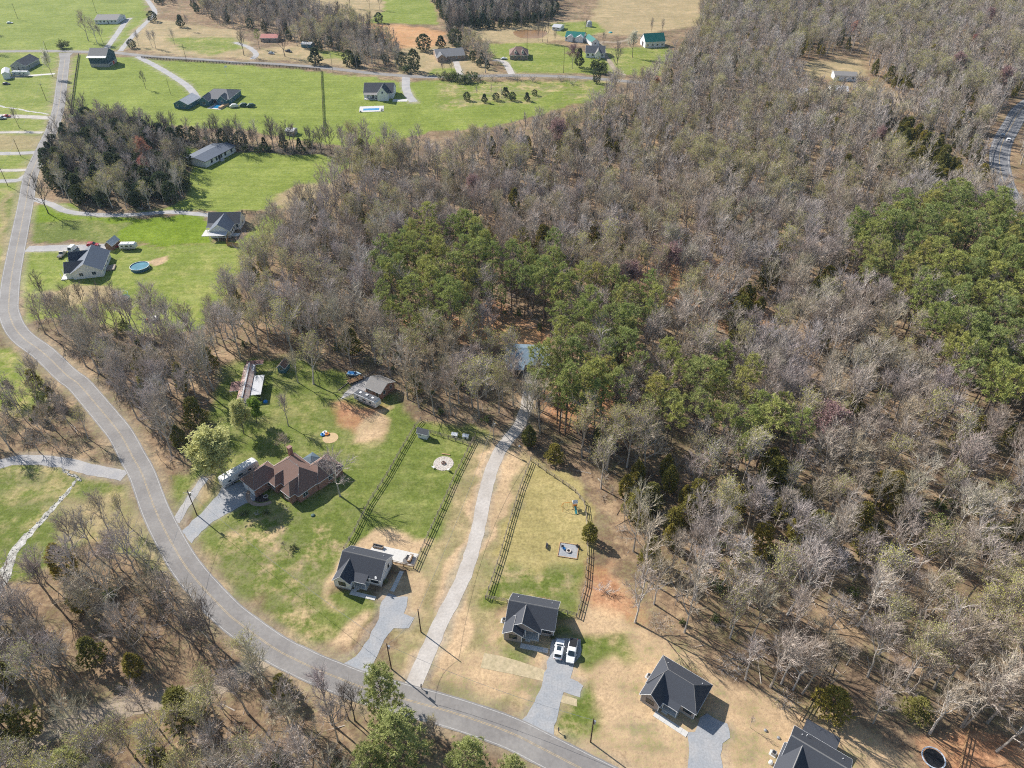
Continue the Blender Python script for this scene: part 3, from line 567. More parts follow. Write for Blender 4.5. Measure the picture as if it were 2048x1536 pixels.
# ------------------------------------------------------------------ tree shapes
def rdir(rng, up=0.0):
    while True:
        v = Vector((rng.uniform(-1, 1), rng.uniform(-1, 1), rng.uniform(-1, 1)))
        if 0.05 < v.length < 1: v.normalize(); v.z += up; return v.normalized()
def tilt(d, ang, rng):
    a = d.cross(rdir(rng)).normalized(); return (d*math.cos(ang) + a*math.sin(ang)).normalized()
def gen_bare(seed, H=17.0, spread=1.0, low=0.36, leaf=0, leafsize=0.22, dense=1.0, lean=0.06, tw=1.0, nleaf=2):
    """trunk, limbs and twigs of a leafless hardwood; leaf > 0 adds buds at the twig ends"""
    rng = random.Random(seed); T, C, Lf = MB(), MB(), MB()
    r0 = 0.0135*H; lx, ly = rng.gauss(0, lean), rng.gauss(0, lean)
    top = 0.72*H; n = 6; pts = []; wob = [rng.gauss(0, 0.012*H) for _ in range(2*n+2)]
    for i in range(n + 1):
        t = i/n; pts.append(Vector((lx*t*top + wob[2*i]*t, ly*t*top + wob[2*i+1]*t, t*top)))
    T.tube([p - Vector((0, 0, 0.3)) if i == 0 else p for i, p in enumerate(pts)], [r0*(1.25 if i == 0 else 1)*(1-0.72*i/n) for i in range(n+1)], 6)
    def at(t):
        t = min(max(t, 0), 0.999)*n; i = int(t); return pts[i].lerp(pts[i+1], t-i)
    nl = rng.randint(8, 10); az = rng.uniform(0, 6.28)
    def twigs(p, d, L, k):
        for _ in range(k):
            q = p + d*(L*rng.uniform(0.1, 1)); dd = tilt(d, rng.uniform(0.2, 0.65), rng); dd.z += 0.2
            e = C.blade(q, dd, H*rng.uniform(0.045, 0.09), (0.03 + 0.0006*H)*tw, rng)
            if leaf and rng.random() < leaf:
                for _ in range(nleaf):
                    Lf.blade(e + rdir(rng)*(0.15+.05*nleaf), rdir(rng), leafsize*rng.uniform(.7, 1.4), leafsize*rng.uniform(.6, 1), rng)
    for i in range(nl):
        t = low + (1-low)*(i+0.5)/nl*1.02; az += 2.4 + rng.uniform(-.4, .4); base = at(t)
        el = R(rng.uniform(36, 60) + 24*(t-low)/(1-low)); L = H*rng.uniform(0.27, 0.36)*spread*(1.12 - 0.45*(t-low)/(1-low))
        if i == nl-1: el = R(80); base = pts[-1]*0.98
        d = Vector((math.cos(az)*math.cos(el), math.sin(az)*math.cos(el), math.sin(el))); q = base.copy(); lp = [q.copy()]
        for s in range(4):
            d = (d + Vector((rng.gauss(0, .1), rng.gauss(0, .1), 0.13 + rng.gauss(0, .06)))).normalized(); q = q + d*(L/4); lp.append(q.copy())
        rl = r0*rng.uniform(0.46, 0.62)
        T.tube(lp, [rl*(1-0.8*k/4) for k in range(5)], 4, cap=False)
        def lat(t):
            t = min(t, .999)*4; k = int(t); return lp[k].lerp(lp[k+1], t-k), (lp[k+1]-lp[k]).normalized()
        for k in range(int(7*dense)):
            tt = 0.22 + 0.78*(k+rng.random())/7; p, dl = lat(tt); d2 = tilt(dl, rng.uniform(.45, .95), rng); d2.z += .32; d2.normalize()
            L2 = H*rng.uniform(.09, .16)*spread*(1.15-0.5*tt); e2 = p + d2*L2
            T.tube([p, p.lerp(e2, .5) + rdir(rng)*0.05*L2, e2], [rl*.42, rl*.28, 0.02], 3, cap=False)
            for j in range(int(5*dense)):
                q3 = p.lerp(e2, rng.uniform(.25, 1)); d3 = tilt(d2, rng.uniform(.25, .75), rng); d3.z += .15
                L3 = H*rng.uniform(.06, .11); e3 = C.blade(q3, d3, L3, (0.06 + 0.001*H)*tw, rng)
                twigs(q3, (e3-q3).normalized(), L3, int(4*dense))
            twigs(p, d2, L2, 3)
    return T, C, Lf
def gen_pine(seed, H=21.0, crown=0.52, wide=1.0, nb=33, nn=17):
    rng = random.Random(seed); T, C = MB(), MB(); lx, ly = rng.gauss(0, .025), rng.gauss(0, .025)
    ax = lambda z: Vector((lx*z, ly*z, z))
    T.tube([ax(-.3), ax(H*.35), ax(H*.7), ax(H*.97)], [.0125*H, .0095*H, .0065*H, .02], 6)
    zb = H*(1-crown); az = 0
    for _ in range(7):                                   # dead stubs under the crown
        z = H*rng.uniform(.25, 1-crown); a = rng.uniform(0, 6.28); T.tube([ax(z), ax(z) + Vector((math.cos(a), math.sin(a), .15))*rng.uniform(.6, 1.6)], [.04, .01], 3, cap=False)
    for i in range(nb):
        t = (i + rng.random())/nb; z = zb + (H-zb)*t; az += 2.399 + rng.uniform(-.5, .5)
        prof = math.sin(math.pi*min(1, (0.22 + 0.80*t)))**0.75
        L = H*0.185*wide*prof*rng.uniform(.6, 1.12) + 0.35; el = R(-4 + 46*t + rng.uniform(-10, 12))
        d = Vector((math.cos(az)*math.cos(el), math.sin(az)*math.cos(el), math.sin(el))); p = ax(z); e = p + d*L; e.z += .1*L
        T.tube([p, p.lerp(e, .5), e], [.07, .045, .02], 3, cap=False)
        nt = max(3, int(L*2.1))
        for k in range(nt):
            q = p.lerp(e, rng.uniform(.5, 1.05)) + Vector((rng.gauss(0, .35), rng.gauss(0, .35), rng.gauss(0.1, .22)))
            out = (q - ax(z)); out.z = abs(out.z)*.4 + .5*out.length; out.normalize()
            for _ in range(nn):
                dd = (rdir(rng) + out*.75).normalized(); C.blade(q, dd, rng.uniform(.5, .95), rng.uniform(.10, .19), rng)
    for _ in range(40): C.blade(ax(H*.97) + rdir(rng)*.3, rdir(rng, .6), .7, .2, rng)
    return T, C
def gen_cedar(seed, H=9.0, fat=0.25, conical=0.6):
    rng = random.Random(seed); T, C = MB(), MB()
    T.tube([(0, 0, -.2), (0, 0, H*.5), (0, 0, H*.93)], [.018*H, .012*H, .02], 5)
    n = int(300 + 10*H)
    for i in range(n):
        t = (i + rng.random())/n; z = H*(.07 + .93*t); prof = (1-t)**conical * min(1, .35 + t*4.5)
        r = H*fat*prof*(rng.uniform(.25, 1.0)**.4)*(1 + .22*math.sin(9*t + 3*seed)); a = rng.uniform(0, 6.28)
        q = Vector((math.cos(a)*r, math.sin(a)*r, z)); out = Vector((math.cos(a), math.sin(a), .7)).normalized()
        for _ in range(8):
            C.blade(q + rdir(rng)*.15, (rdir(rng)*.8 + out).normalized(), rng.uniform(.35, .7)*(.6 + .05*H), rng.uniform(.2, .34)*(.6 + .05*H), rng)
    return T, C
def gen_bush(seed, H=3.2, leaf=0.0, ls=0.16, ev=False):
    rng = random.Random(seed); T, C, Lf = MB(), MB(), MB()
    for s in range(9):
        d = rdir(rng); d.z = abs(d.z) + .55; d.normalize(); L = H*rng.uniform(.55, 1.0); p = Vector((rng.gauss(0, .25), rng.gauss(0, .25), -.05)); e = p + d*L
        T.tube([p, p.lerp(e, .5) + rdir(rng)*.1, e], [.035, .022, .008], 3, cap=False)
        for k in range(11):
            q = p.lerp(e, rng.uniform(.2, 1)); d2 = tilt(d, rng.uniform(.4, 1.1), rng); d2.z += .2; e2 = C.blade(q, d2, H*rng.uniform(.15, .35), .055, rng)
            for _ in range(4):
                q3 = q.lerp(e2, rng.random()); e3 = C.blade(q3, tilt(d2.normalized(), .8, rng), H*rng.uniform(.08, .18), .04, rng)
                if leaf and rng.random() < leaf:
                    for _ in range(3): Lf.blade(e3 + rdir(rng)*.15, rdir(rng), ls*rng.uniform(.8, 1.8), ls*1.3, rng)
    return T, C, Lf

PROTO = {}     # kind -> list of (trunk mesh, crown mesh, joined mesh, height)
def merge(parts):
    V, F, I, Ms = [], [], [], []
    for k, (mb, m) in enumerate(parts):
        b = len(V); V += mb.v; F += [tuple(i+b for i in f) for f in mb.f]; I += [k]*len(mb.f); Ms.append(m)
    return V, F, I, Ms
def mk(name, parts):
    V, F, I, Ms = merge(parts); me = bpy.data.meshes.new(name); me.from_pydata(V, [], F)
    for m in Ms: me.materials.append(m)
    me.polygons.foreach_set('material_index', I); me.update(); return me
def proto(kind, H, T, tm, crown):
    PROTO.setdefault(kind, []).append((mk('trunk', [(T, tm)]), mk('crown', crown), mk('tree', [(T, tm)] + crown), H))
for s in range(9):
    H = 17.0; T, C, Lf = gen_bare(10+s, H, [1.0, 1.1, .85, 1.25, .95, 1.3, .8, 1.05, 1.15][s], [.42, .36, .52, .32, .48, .36, .56, .44, .38][s])
    proto('bare', H, T, M_BARK, [(C, M_TWIG)])

for s in range(4):
    T, C, Lf = gen_bare(310+s, 17, [1.35, 1.2, 1.05, 1.3][s], [.28, .34, .4, .3][s], tw=.9); proto('yard', 17, T, M_BARKD, [(C, M_TWIGD)])
for s in range(6):
    T, C, Lf = gen_bare(210+s, 17, [1.0, 1.1, .85, 1.2, 1.0, .9][s], [.42, .36, .5, .34, .46, .4][s], dense=.7, tw=1.75); proto('barefar', 17, T, M_BARK, [(C, M_TWIG)])
for s in range(3):
    T, C, Lf = gen_bare(40+s, 17, 1.05, .36, leaf=.5, leafsize=.2); proto('bud', 17, T, M_BARK, [(C, M_TWIG), (Lf, M_BUD)])
    T, C, Lf = gen_bare(50+s, 13, 1.0, .4, leaf=.8, leafsize=.28, nleaf=3)
    if s == 0: proto('red', 13, T, M_BARK, [(C, M_TWIG), (Lf, M_REDB)]); proto('pink', 13, T, M_BARK, [(C, M_TWIG), (Lf, M_PINK)])
    if s == 1: proto('pear', 10, *[(T, M_BARKD, [(C, M_TWIG), (Lf, M_PEAR)])][0])
for s in range(5):
    T, C = gen_pine(70+s, 21, [.48, .4, .52, .45, .36][s], [.92, 1.05, .82, 1.1, .88][s]); proto('pine', 21, T, M_PBARK, [(C, M_PINE)])
for s in range(3):
    T, C = gen_pine(170+s, 14, .9, 1.6, 80, 18); proto('bushpine', 14, T, M_PBARK, [(C, M_PINEY)])
for s in range(4):
    T, C = gen_cedar(90+s, 9, [.33, .28, .38, .31][s], [.5, .65, .42, .55][s]); proto('cedar', 9, T, M_BARKD, [(C, M_CEDAR)])
    T, C = gen_cedar(95+s, 9, [.4, .3, .46, .36][s], [.34, .5, .3, .4][s]); proto('darkcedar', 9, T, M_BARKD, [(C, M_CEDARD)])
for s in range(3):
    T, C, Lf = gen_bush(110+s, 3.2); proto('bush', 3.2, T, M_BARK, [(C, M_TWIG)])
    T, C, Lf = gen_bush(120+s, 2.6, .6, .2); proto('gbush', 2.6, T, M_BARK, [(C, M_TWIG), (Lf, M_BRUSHG)])
for s in range(3):
    T, C, Lf = gen_bare(130+s, 8, .8, .3, dense=.75, tw=.9); proto('sapling', 8, T, M_BARK, [(C, M_TWIG)])
T, C, Lf = gen_bare(150, 13, 1.35, .22, leaf=1.0, leafsize=.4, dense=1.15, nleaf=7); proto('willow', 13, T, M_BARKD, [(C, M_TWIG), (Lf, M_WILL)])
T, C, Lf = gen_bare(151, 7.5, 1.15, .3, leaf=1.0, leafsize=.34, nleaf=5); proto('green', 7.5, T, M_BARKD, [(C, M_TWIG), (Lf, M_BUDG)])

TREE_NAME = dict(bare='bare_tree', barefar='bare_tree', yard='bare_tree', bud='budding_tree', red='budding_tree', pink='budding_tree', pear='blossoming_tree', pine='pine_tree', bushpine='pine_tree', cedar='cedar_tree', darkcedar='cedar_tree',
    bush='shrub', gbush='shrub', sapling='sapling', willow='willow_tree', green='leafy_tree')
def place(kind, x, y, h, rz, label, group=None, var=0, wide=1.0):
    tm, cm, jm, H = PROTO[kind][var % len(PROTO[kind])]; s = h/H
    o = thing(TREE_NAME[kind], label, 'shrub' if 'bush' in kind else 'tree', (x, y, 0), rz, group); o.scale = (s*wide, s*wide, s)
    link('trunk', tm, o); link('crown', cm, o); return o

# ------------------------------------------------------------------ where trees stand
NO = []      # (points, distance, closed) kept clear of forest trees
NO.append((ROAD[::3], 5.5, False)); NO.append((CROSS[::2], 5, False)); NO.append((HWY, 8.5, False))
for nm, px, w, m, j in TRACKS: NO.append((W(px), w/2 + 1.2, False))
CLEAR = [W(p) for p in [
    [(985, 660), (1110, 660), (1115, 735), (1080, 770), (1040, 770), (1000, 740)],
    [(1590, 190), (1640, 195), (1710, 175), (1720, 145), (1600, 130), (1580, 165)],
    [(290, 1290), (420, 1280), (410, 1370), (300, 1400)],
    [(400, 420), (500, 425), (505, 520), (400, 520)],
    [(1960, 300), (1985, 290), (2005, 390), (2060, 440), (2060, 490), (1985, 450), (1955, 350)],
    [(1590, 118), (1725, 112), (1745, 160), (1850, 215), (1830, 235), (1730, 215), (1700, 200), (1600, 205)],
    [(690, 1440), (850, 1470), (1100, 1560), (1100, 1750), (690, 1750)],
]]
WOODS = [ # outline, spacing, mix of kinds (weights), height range, label region
    ('main', [(1095, 880), (1140, 930), (1200, 985), (1235, 1050), (1245, 1100), (1270, 1160), (1290, 1235), (1360, 1282), (1450, 1342), (1520, 1385), (1600, 1405), (1680, 1400), (1760, 1440), (1860, 1470), (1990, 1500), (2100, 1560), (2500, 1700), (2700, 900), (2900, 300), (2600, 60),
        (2500, 0, 14), (2300, -120, 14), (1440, -120, 14), (1400, 40, 14), (1340, 95, 14), (1290, 140, 12), (1225, 165, 12), (1130, 225, 13), (1000, 252, 13), (880, 275, 14), (720, 300), (690, 335), (645, 400), (590, 440), (545, 478), (525, 520), (500, 570), (450, 640), (395, 672), (250, 672), (60, 650), (90, 690),
        (160, 760), (245, 860), (330, 980), (370, 930), (420, 850), (438, 760), (470, 728), (520, 706), (600, 712), (680, 738), (760, 750), (800, 790), (845, 842), (960, 858), (1000, 860)], 6.35, dict(bare=.72, bud=.10, cedar=.09, sapling=.09, bush=.035), (14, 21)),
    ('grove', [(95, 330), (125, 270), (165, 245), (300, 262), (345, 290), (378, 335), (370, 395), (330, 418), (230, 420), (150, 412), (105, 385)], 5.6, dict(yard=.10, darkcedar=.47, bare=.35, bud=.075, red=.005), (12, 17)),
    ('southwest', [(-300, 1190), (30, 1160), (150, 1080), (210, 1060), (300, 1110), (340, 1160), (440, 1260), (470, 1290), (520, 1330), (600, 1385), (700, 1420), (800, 1450), (860, 1465), (960, 1530), (1050, 1620), (700, 1800), (-300, 1800)], 5.7, dict(bare=.70, cedar=.07, sapling=.15, bush=.06, bud=.02), (12, 18)),
    ('west', [(-300, 830), (0, 770), (60, 740), (120, 800), (200, 890), (205, 915), (120, 912), (0, 905), (-300, 930)], 5.4, dict(bare=.66, sapling=.16, cedar=.08, bush=.10), (9, 14)),
    ('north', [(395, -60), (560, -60), (640, 20), (730, 55), (800, 100), (805, 135), (720, 142), (690, 115), (600, 96), (560, 75), (500, 60), (430, 52), (385, 20)], 6.0, dict(bare=.72, yard=.1, darkcedar=.18), (10, 16)),
    ('north', [(850, -80), (1110, -80), (1115, 20), (1100, 45), (1010, 60), (925, 60), (900, 75), (885, 45), (870, 10)], 5.5, dict(bare=.35, darkcedar=.45, yard=.2), (11, 18)),
    ('north', [(895, 80), (940, 85), (985, 120), (975, 140), (950, 130), (915, 105)], 5.5, dict(bare=.8, darkcedar=.2), (9, 14)),
    ('north', [(290, -60), (400, -60), (340, 12), (300, 10)], 7, dict(bare=.6, darkcedar=.4), (8, 13)),
    ('creekrow', [(140, 234), (250, 254), (400, 280), (560, 290), (720, 296), (720, 314), (560, 309), (400, 300), (250, 274), (150, 250)], 3.8, dict(bare=.22, yard=.12, darkcedar=.06, bush=.48, gbush=.12), (11, 16)),
    ('creekrow', [(50, 640), (200, 640), (330, 655), (400, 650), (470, 590), (490, 610), (420, 665), (300, 680), (60, 665)], 6.5, dict(bare=.75, sapling=.25), (10, 15)),
]
PINES = [ # crown outline at height
    [(745, 500), (800, 455), (860, 425), (980, 450), (1100, 470), (1140, 520), (1215, 540), (1310, 570), (1320, 620), (1240, 690), (1110, 665), (1000, 620), (880, 640), (760, 630)],
    [(1085, 780), (1150, 700), (1230, 650), (1350, 660), (1420, 700), (1480, 690), (1500, 740), (1620, 820), (1610, 870), (1520, 880), (1400, 850), (1250, 800), (1150, 800)],
    [(1700, 455), (1760, 420), (1850, 380), (1930, 372), (1980, 405), (2048, 430), (2400, 520), (2400, 780), (2048, 790), (2000, 790), (1930, 740), (1880, 690), (1830, 620), (1800, 560), (1740, 530)],
    [(1080, 700), (1130, 690), (1140, 740), (1095, 790), (1070, 760)],
]
CEDARS = [
    [(1205, 985), (1260, 925), (1340, 930), (1420, 1000), (1400, 1060), (1330, 1090), (1280, 1130), (1220, 1060)],
    [(1760, 270), (1830, 250), (1900, 310), (1960, 360), (1900, 400), (1800, 330)],
    [(1440, 700), (1500, 560), (1540, 560), (1510, 680)],
    [(1610, 560), (1720, 540), (1720, 600), (1620, 610)],
    [(1700, 1020), (1790, 1060), (1770, 1130), (1700, 1090)],
]
rs = np.random.RandomState(11)
def hexfill(poly, sp):
    xs = [p[0] for p in poly]; ys = [p[1] for p in poly]
    ax_, ay_ = np.meshgrid(np.arange(min(xs), max(xs), sp), np.arange(min(ys), max(ys), sp*.87))
    ax_ = ax_ + (np.arange(ax_.shape[0]) % 2)[:, None]*sp/2
    x, y = ax_.ravel() + rs.uniform(-.42, .42, ax_.size)*sp, ay_.ravel() + rs.uniform(-.42, .42, ax_.size)*sp
    k = inside(x, y, poly); return x[k], y[k]
def clear(x, y):
    ok = np.ones(x.shape, bool)
    for pts, d, cl in NO: ok &= sdist(x, y, pts, cl) > d
    for poly in CLEAR: ok &= ~inside(x, y, poly)
    return ok
pine_polys = [W(p, 16) for p in PINES]; ced_polys = [W(p, 5) for p in CEDARS]
TREES = []   # kind, x, y, h, region
for reg, px, sp, mix, hr in WOODS:
    x, y = hexfill(W(px), sp); k = (y < 1150) & (np.abs(x) < y*0.85 + 60); x, y = x[k], y[k]
    k = clear(x, y); x, y = x[k], y[k]
    inp = np.zeros(x.shape, int)
    for pp in pine_polys: inp[inside(x, y, pp)] = 1
    for pp in ced_polys: inp[inside(x, y, pp)] = 2
    ks = list(mix); pr = np.array([mix[q] for q in ks]); pick = rs.choice(len(ks), x.size, p=pr/pr.sum()); hh = rs.uniform(hr[0], hr[1], x.size)
    lum = vnoise(x, y, 30, 5)
    for i in range(x.size):
        kd = ks[pick[i]]; h = hh[i]
        if inp[i] == 1 and reg == 'main':
            if rs.rand() < .82: continue
        if inp[i] == 2 and reg == 'main':
            kd = 'cedar' if rs.rand() < .9 else 'bare'
        if kd in ('cedar', 'darkcedar'): h = h*(rs.uniform(.40, .64) if reg != 'grove' else rs.uniform(.5, .75))
        if kd == 'sapling': h = rs.uniform(5, 9)
        if kd in ('bush', 'gbush'): h = rs.uniform(2.2, 4.2) if reg == 'creekrow' else rs.uniform(1.8, 3.6)
        if kd == 'bare' and lum[i] > .7 and rs.rand() < .5: kd = 'bud'
        if reg == 'main' and kd == 'bare' and rs.rand() < .003: kd = 'red'; h *= .7
        if reg == 'main' and kd == 'bare' and rs.rand() < .004: kd = 'pink'
        TREES.append([kd, x[i], y[i], h, reg])
for q, pp in enumerate(pine_polys):
    x, y = hexfill(pp, 6.1); k = clear(x, y) & (y < 900) & (np.abs(x) < y*.85 + 40); x, y = x[k], y[k]
    for i in range(x.size):
        r = rs.rand()
        if q != 2 and r < .2: TREES.append(['bare', x[i], y[i], rs.uniform(12, 17), 'main'])
        else: TREES.append(['pine', x[i], y[i], rs.uniform(14.5, 24), 'pines%d' % q])
# understory: saplings and brush
UNDER = []
for reg, px, sp, mix, hr in WOODS:
    x, y = hexfill(W(px), 5.4); k = (y < 520) & (np.abs(x) < y*.8 + 20); x, y = x[k], y[k]; k = clear(x, y); x, y = x[k], y[k]
    for i in range(x.size):
        r = rs.rand(); kd = 'bush' if r < .55 else ('sapling' if r < .8 else 'gbush')
        if vnoise(np.array([x[i]]), np.array([y[i]]), 14, 21)[0] < .42: continue
        UNDER.append([kd, x[i], y[i], rs.uniform(1.2, 3.2) if kd != 'sapling' else rs.uniform(3.5, 7), 'under'])
print('trees', len(TREES), 'under', len(UNDER))
LABELS = {
    ('bare', 'main'): 'bare grey-brown hardwood in the big wood filling the right half', ('bare', 'southwest'): 'bare grey-brown hardwood in the wood at the lower left corner',
    ('bare', 'grove'): 'pale bare hardwood inside the dark grove by the left road', ('yard', 'grove'): 'dark bare hardwood inside the dark grove by the left road',
    ('bare', 'west'): 'bare hardwood in the thicket west of the road bend', ('bare', 'creekrow'): 'tall thin bare tree in the creekside row', ('yard', 'creekrow'): 'dark bare tree in the creekside row below the far field',
    ('bud', 'main'): 'hardwood with yellow-green buds in the big wood', ('bud', 'southwest'): 'budding hardwood in the lower left wood', ('bud', 'grove'): 'yellowish budding tree inside the dark grove',
    ('cedar', 'main'): 'olive green cedar among the bare trees of the big wood', ('cedar', 'southwest'): 'olive green cedar in the lower left wood', ('cedar', 'west'): 'small cedar in the thicket west of the road bend',
    ('darkcedar', 'grove'): 'dark green cedar inside the grove by the left road', ('darkcedar', 'north'): 'dark green cedar in the far wood at the top', ('darkcedar', 'creekrow'): 'dark cedar in the creekside row',
    ('bare', 'north'): 'bare grey tree in the far wood at the top', ('yard', 'north'): 'dark bare tree in the far wood at the top', ('red', 'main'): 'bright red-orange budding tree among the bare trees', ('pink', 'main'): 'pinkish budding tree among the bare trees',
    ('red', 'grove'): 'small red budding tree inside the dark grove',
    ('pine', 'pines0'): 'tall green pine in the stand behind the wooded house', ('pine', 'pines1'): 'tall green pine in the stand right of the gravel lane', ('pine', 'pines2'): 'tall green pine in the plantation at the right edge', ('pine', 'pines3'): 'green pine beside the blue roofed house in the wood'}
def spot(t):
    u, v, _d = proj(t[1], t[2], 0); hs = '' if t[0] == 'pine' and t[3] > 16.5 else 'tall ' if t[3] > 18.2 else ('short ' if t[3] < 14.5 else '')
    if t[0] in ('cedar', 'darkcedar'): hs = 'large ' if t[3] > 9.5 else ('small ' if t[3] < 7.5 else '')
    if t[4] == 'main':
        if u < 560: w = 'between the left road and the rusty roofed house'
        elif u < 1010: w = 'behind the brick garage and the small white shed' if v > 560 else 'below the far field'
        elif v > 1200 and u < 1480: w = 'right of the taupe house with two cars'
        elif v > 1230: w = 'behind the house at the bottom edge'
        elif v > 880 and u < 1450: w = 'beside the golden fenced yard'
        elif v > 820: w = 'at the right edge below the pine plantation'
        elif v > 480: w = 'between the pine stand and the plantation'
        else: w = 'in the upper part of the big wood'
    else: w = None
    return hs, w
def size_on_film(t):
    u, v, dep = proj(t[1], t[2], t[3]*.6)
    if not (-60 < u < 2108 and -40 < v < 1640): return -1
    return t[3]/dep
bykind = {}
for t in TREES: bykind.setdefault({'yard': 'bare', 'darkcedar': 'cedar', 'red': 'bud', 'pink': 'bud'}.get(t[0], t[0]), []).append(t)
REST = list(UNDER)
for kd, lst in bykind.items():
    cap = {'bare': 262, 'pine': 288, 'cedar': 215, 'bud': 160, 'sapling': 60}.get(kd, 0)
    lst.sort(key=lambda t: -size_on_film(t))
    for i, t in enumerate(lst):
        key = (t[0], t[4])
        if i < cap and size_on_film(t) > 0 and (key in LABELS or kd == 'sapling'):
            lb = LABELS.get(key, 'thin bare sapling under the taller trees of the woods'); rg = rs.randint(0, 99); hs, wh = spot(t); gp = lb
            if wh: lb = {'bare': 'bare grey-brown hardwood ', 'bud': 'hardwood with yellow-green buds ', 'cedar': 'olive green cedar ', 'sapling': 'thin bare sapling ', 'red': 'red budding tree ', 'pink': 'pinkish budding tree '}.get(t[0], 'tree ') + wh
            if t[4] == 'southwest': lb = lb.replace('lower left wood', 'lower left wood ' + ('near the dirt track' if proj(t[1], t[2], 0)[1] > 1360 else 'near the creek'))
            lb = (hs + lb).replace('short tall', 'shorter').replace('tall tall', 'tall').replace('short thin', 'thin').replace('short small', 'small')
            place(t[0], t[1], t[2], t[3], rs.uniform(0, 6.28), lb, lb + 's'[:0], rg, rs.uniform(.85, 1.15))
        else:
            if t[0] == 'bare' and t[2] > 300: t[0] = 'barefar'
            REST.append(t)

# the rest of the wood: one mass, scattered with geometry nodes
def scatter(name, items, label, cat):
    kinds = sorted({t[0] for t in items}); cl = bpy.data.collections.new(name + '_sources'); idx = {}; c = 0
    for kd in kinds:
        idx[kd] = []
        for tm, cm, jm, H in PROTO[kd]:
            o = bpy.data.objects.new('source_%03d' % c, jm); cl.objects.link(o); idx[kd].append((c, H)); c += 1
    me = bpy.data.meshes.new(name); N = len(items); me.vertices.add(N)
    co = np.zeros((N, 3)); sc = np.zeros((N, 3)); ro = np.zeros((N, 3)); ix = np.zeros(N, int)
    for i, t in enumerate(items):
        k, H = idx[t[0]][rs.randint(len(idx[t[0]]))]; s = t[3]/H; w = rs.uniform(.85, 1.18)
        co[i] = (t[1], t[2], 0); sc[i] = (s*w, s*w, s); ro[i] = (rs.normal(0, .03), rs.normal(0, .03), rs.uniform(0, 6.28)); ix[i] = k
    me.vertices.foreach_set('co', co.ravel())
    a = me.attributes.new('tsize', 'FLOAT_VECTOR', 'POINT'); a.data.foreach_set('vector', sc.ravel())
    a = me.attributes.new('tturn', 'FLOAT_VECTOR', 'POINT'); a.data.foreach_set('vector', ro.ravel())
    a = me.attributes.new('tkind', 'INT', 'POINT'); a.data.foreach_set('value', ix)
    o = link(name, me); tag(o, label, cat, kind='stuff')
    ng = bpy.data.node_groups.new(name, 'GeometryNodeTree')
    ng.interface.new_socket('Geometry', in_out='INPUT', socket_type='NodeSocketGeometry'); ng.interface.new_socket('Geometry', in_out='OUTPUT', socket_type='NodeSocketGeometry')
    N_, L_ = ng.nodes, ng.links; gi, go = N_.new('NodeGroupInput'), N_.new('NodeGroupOutput')
    ip = N_.new('GeometryNodeInstanceOnPoints'); ci = N_.new('GeometryNodeCollectionInfo')
    ci.inputs['Collection'].default_value = cl; ci.inputs['Separate Children'].default_value = True; ci.inputs['Reset Children'].default_value = True
    def na(nm, ty):
        q = N_.new('GeometryNodeInputNamedAttribute'); q.data_type = ty; q.inputs['Name'].default_value = nm; return q.outputs['Attribute']
    L_.new(gi.outputs[0], ip.inputs['Points']); L_.new(ci.outputs[0], ip.inputs['Instance']); ip.inputs['Pick Instance'].default_value = True
    L_.new(na('tkind', 'INT'), ip.inputs['Instance Index']); L_.new(na('tturn', 'FLOAT_VECTOR'), ip.inputs['Rotation']); L_.new(na('tsize', 'FLOAT_VECTOR'), ip.inputs['Scale'])
    L_.new(ip.outputs[0], go.inputs[0]); md = o.modifiers.new('scatter', 'NODES'); md.node_group = ng
    return o
# fallen branches and twigs on the wood floor
fb = MB(); rr = random.Random(77); NF = 0
for reg, px, sp, mix, hr in WOODS:
    if reg not in ('main', 'southwest', 'west'): continue
    x, y = hexfill(W(px), 2.1); k = (y < 265) & (np.abs(x) < y*.78 + 12); x, y = x[k], y[k]; k = clear(x, y); x, y = x[k], y[k]
    for i in range(x.size):
        if rr.random() < .55: continue
        a = rr.uniform(0, 6.28); L = rr.choice((.8, 1.2, 1.6, 2.4, 4.5)) * rr.uniform(.7, 1.3); fb.blade(Vector((x[i], y[i], .03)), Vector((math.cos(a), math.sin(a), rr.uniform(0, .12))), L, .05 + .035*L, rr)
o = fb.obj('fallen_branches', M_BARK, fix=False); tag(o, 'dead branches littering the floor of the woods', 'branches', kind='stuff')
scatter('woodland', [t for t in REST if t[4] != 'under' and t[0] not in ('pine',)], 'mass of bare trees farther back in the woods', 'woodland')
if [t for t in REST if t[0] == 'pine']: scatter('pine_wood', [t for t in REST if t[0] == 'pine'], 'remaining pines deeper in the plantation', 'woodland')
scatter('undergrowth', [t for t in REST if t[4] == 'under'], 'brush and saplings under the trees', 'undergrowth')
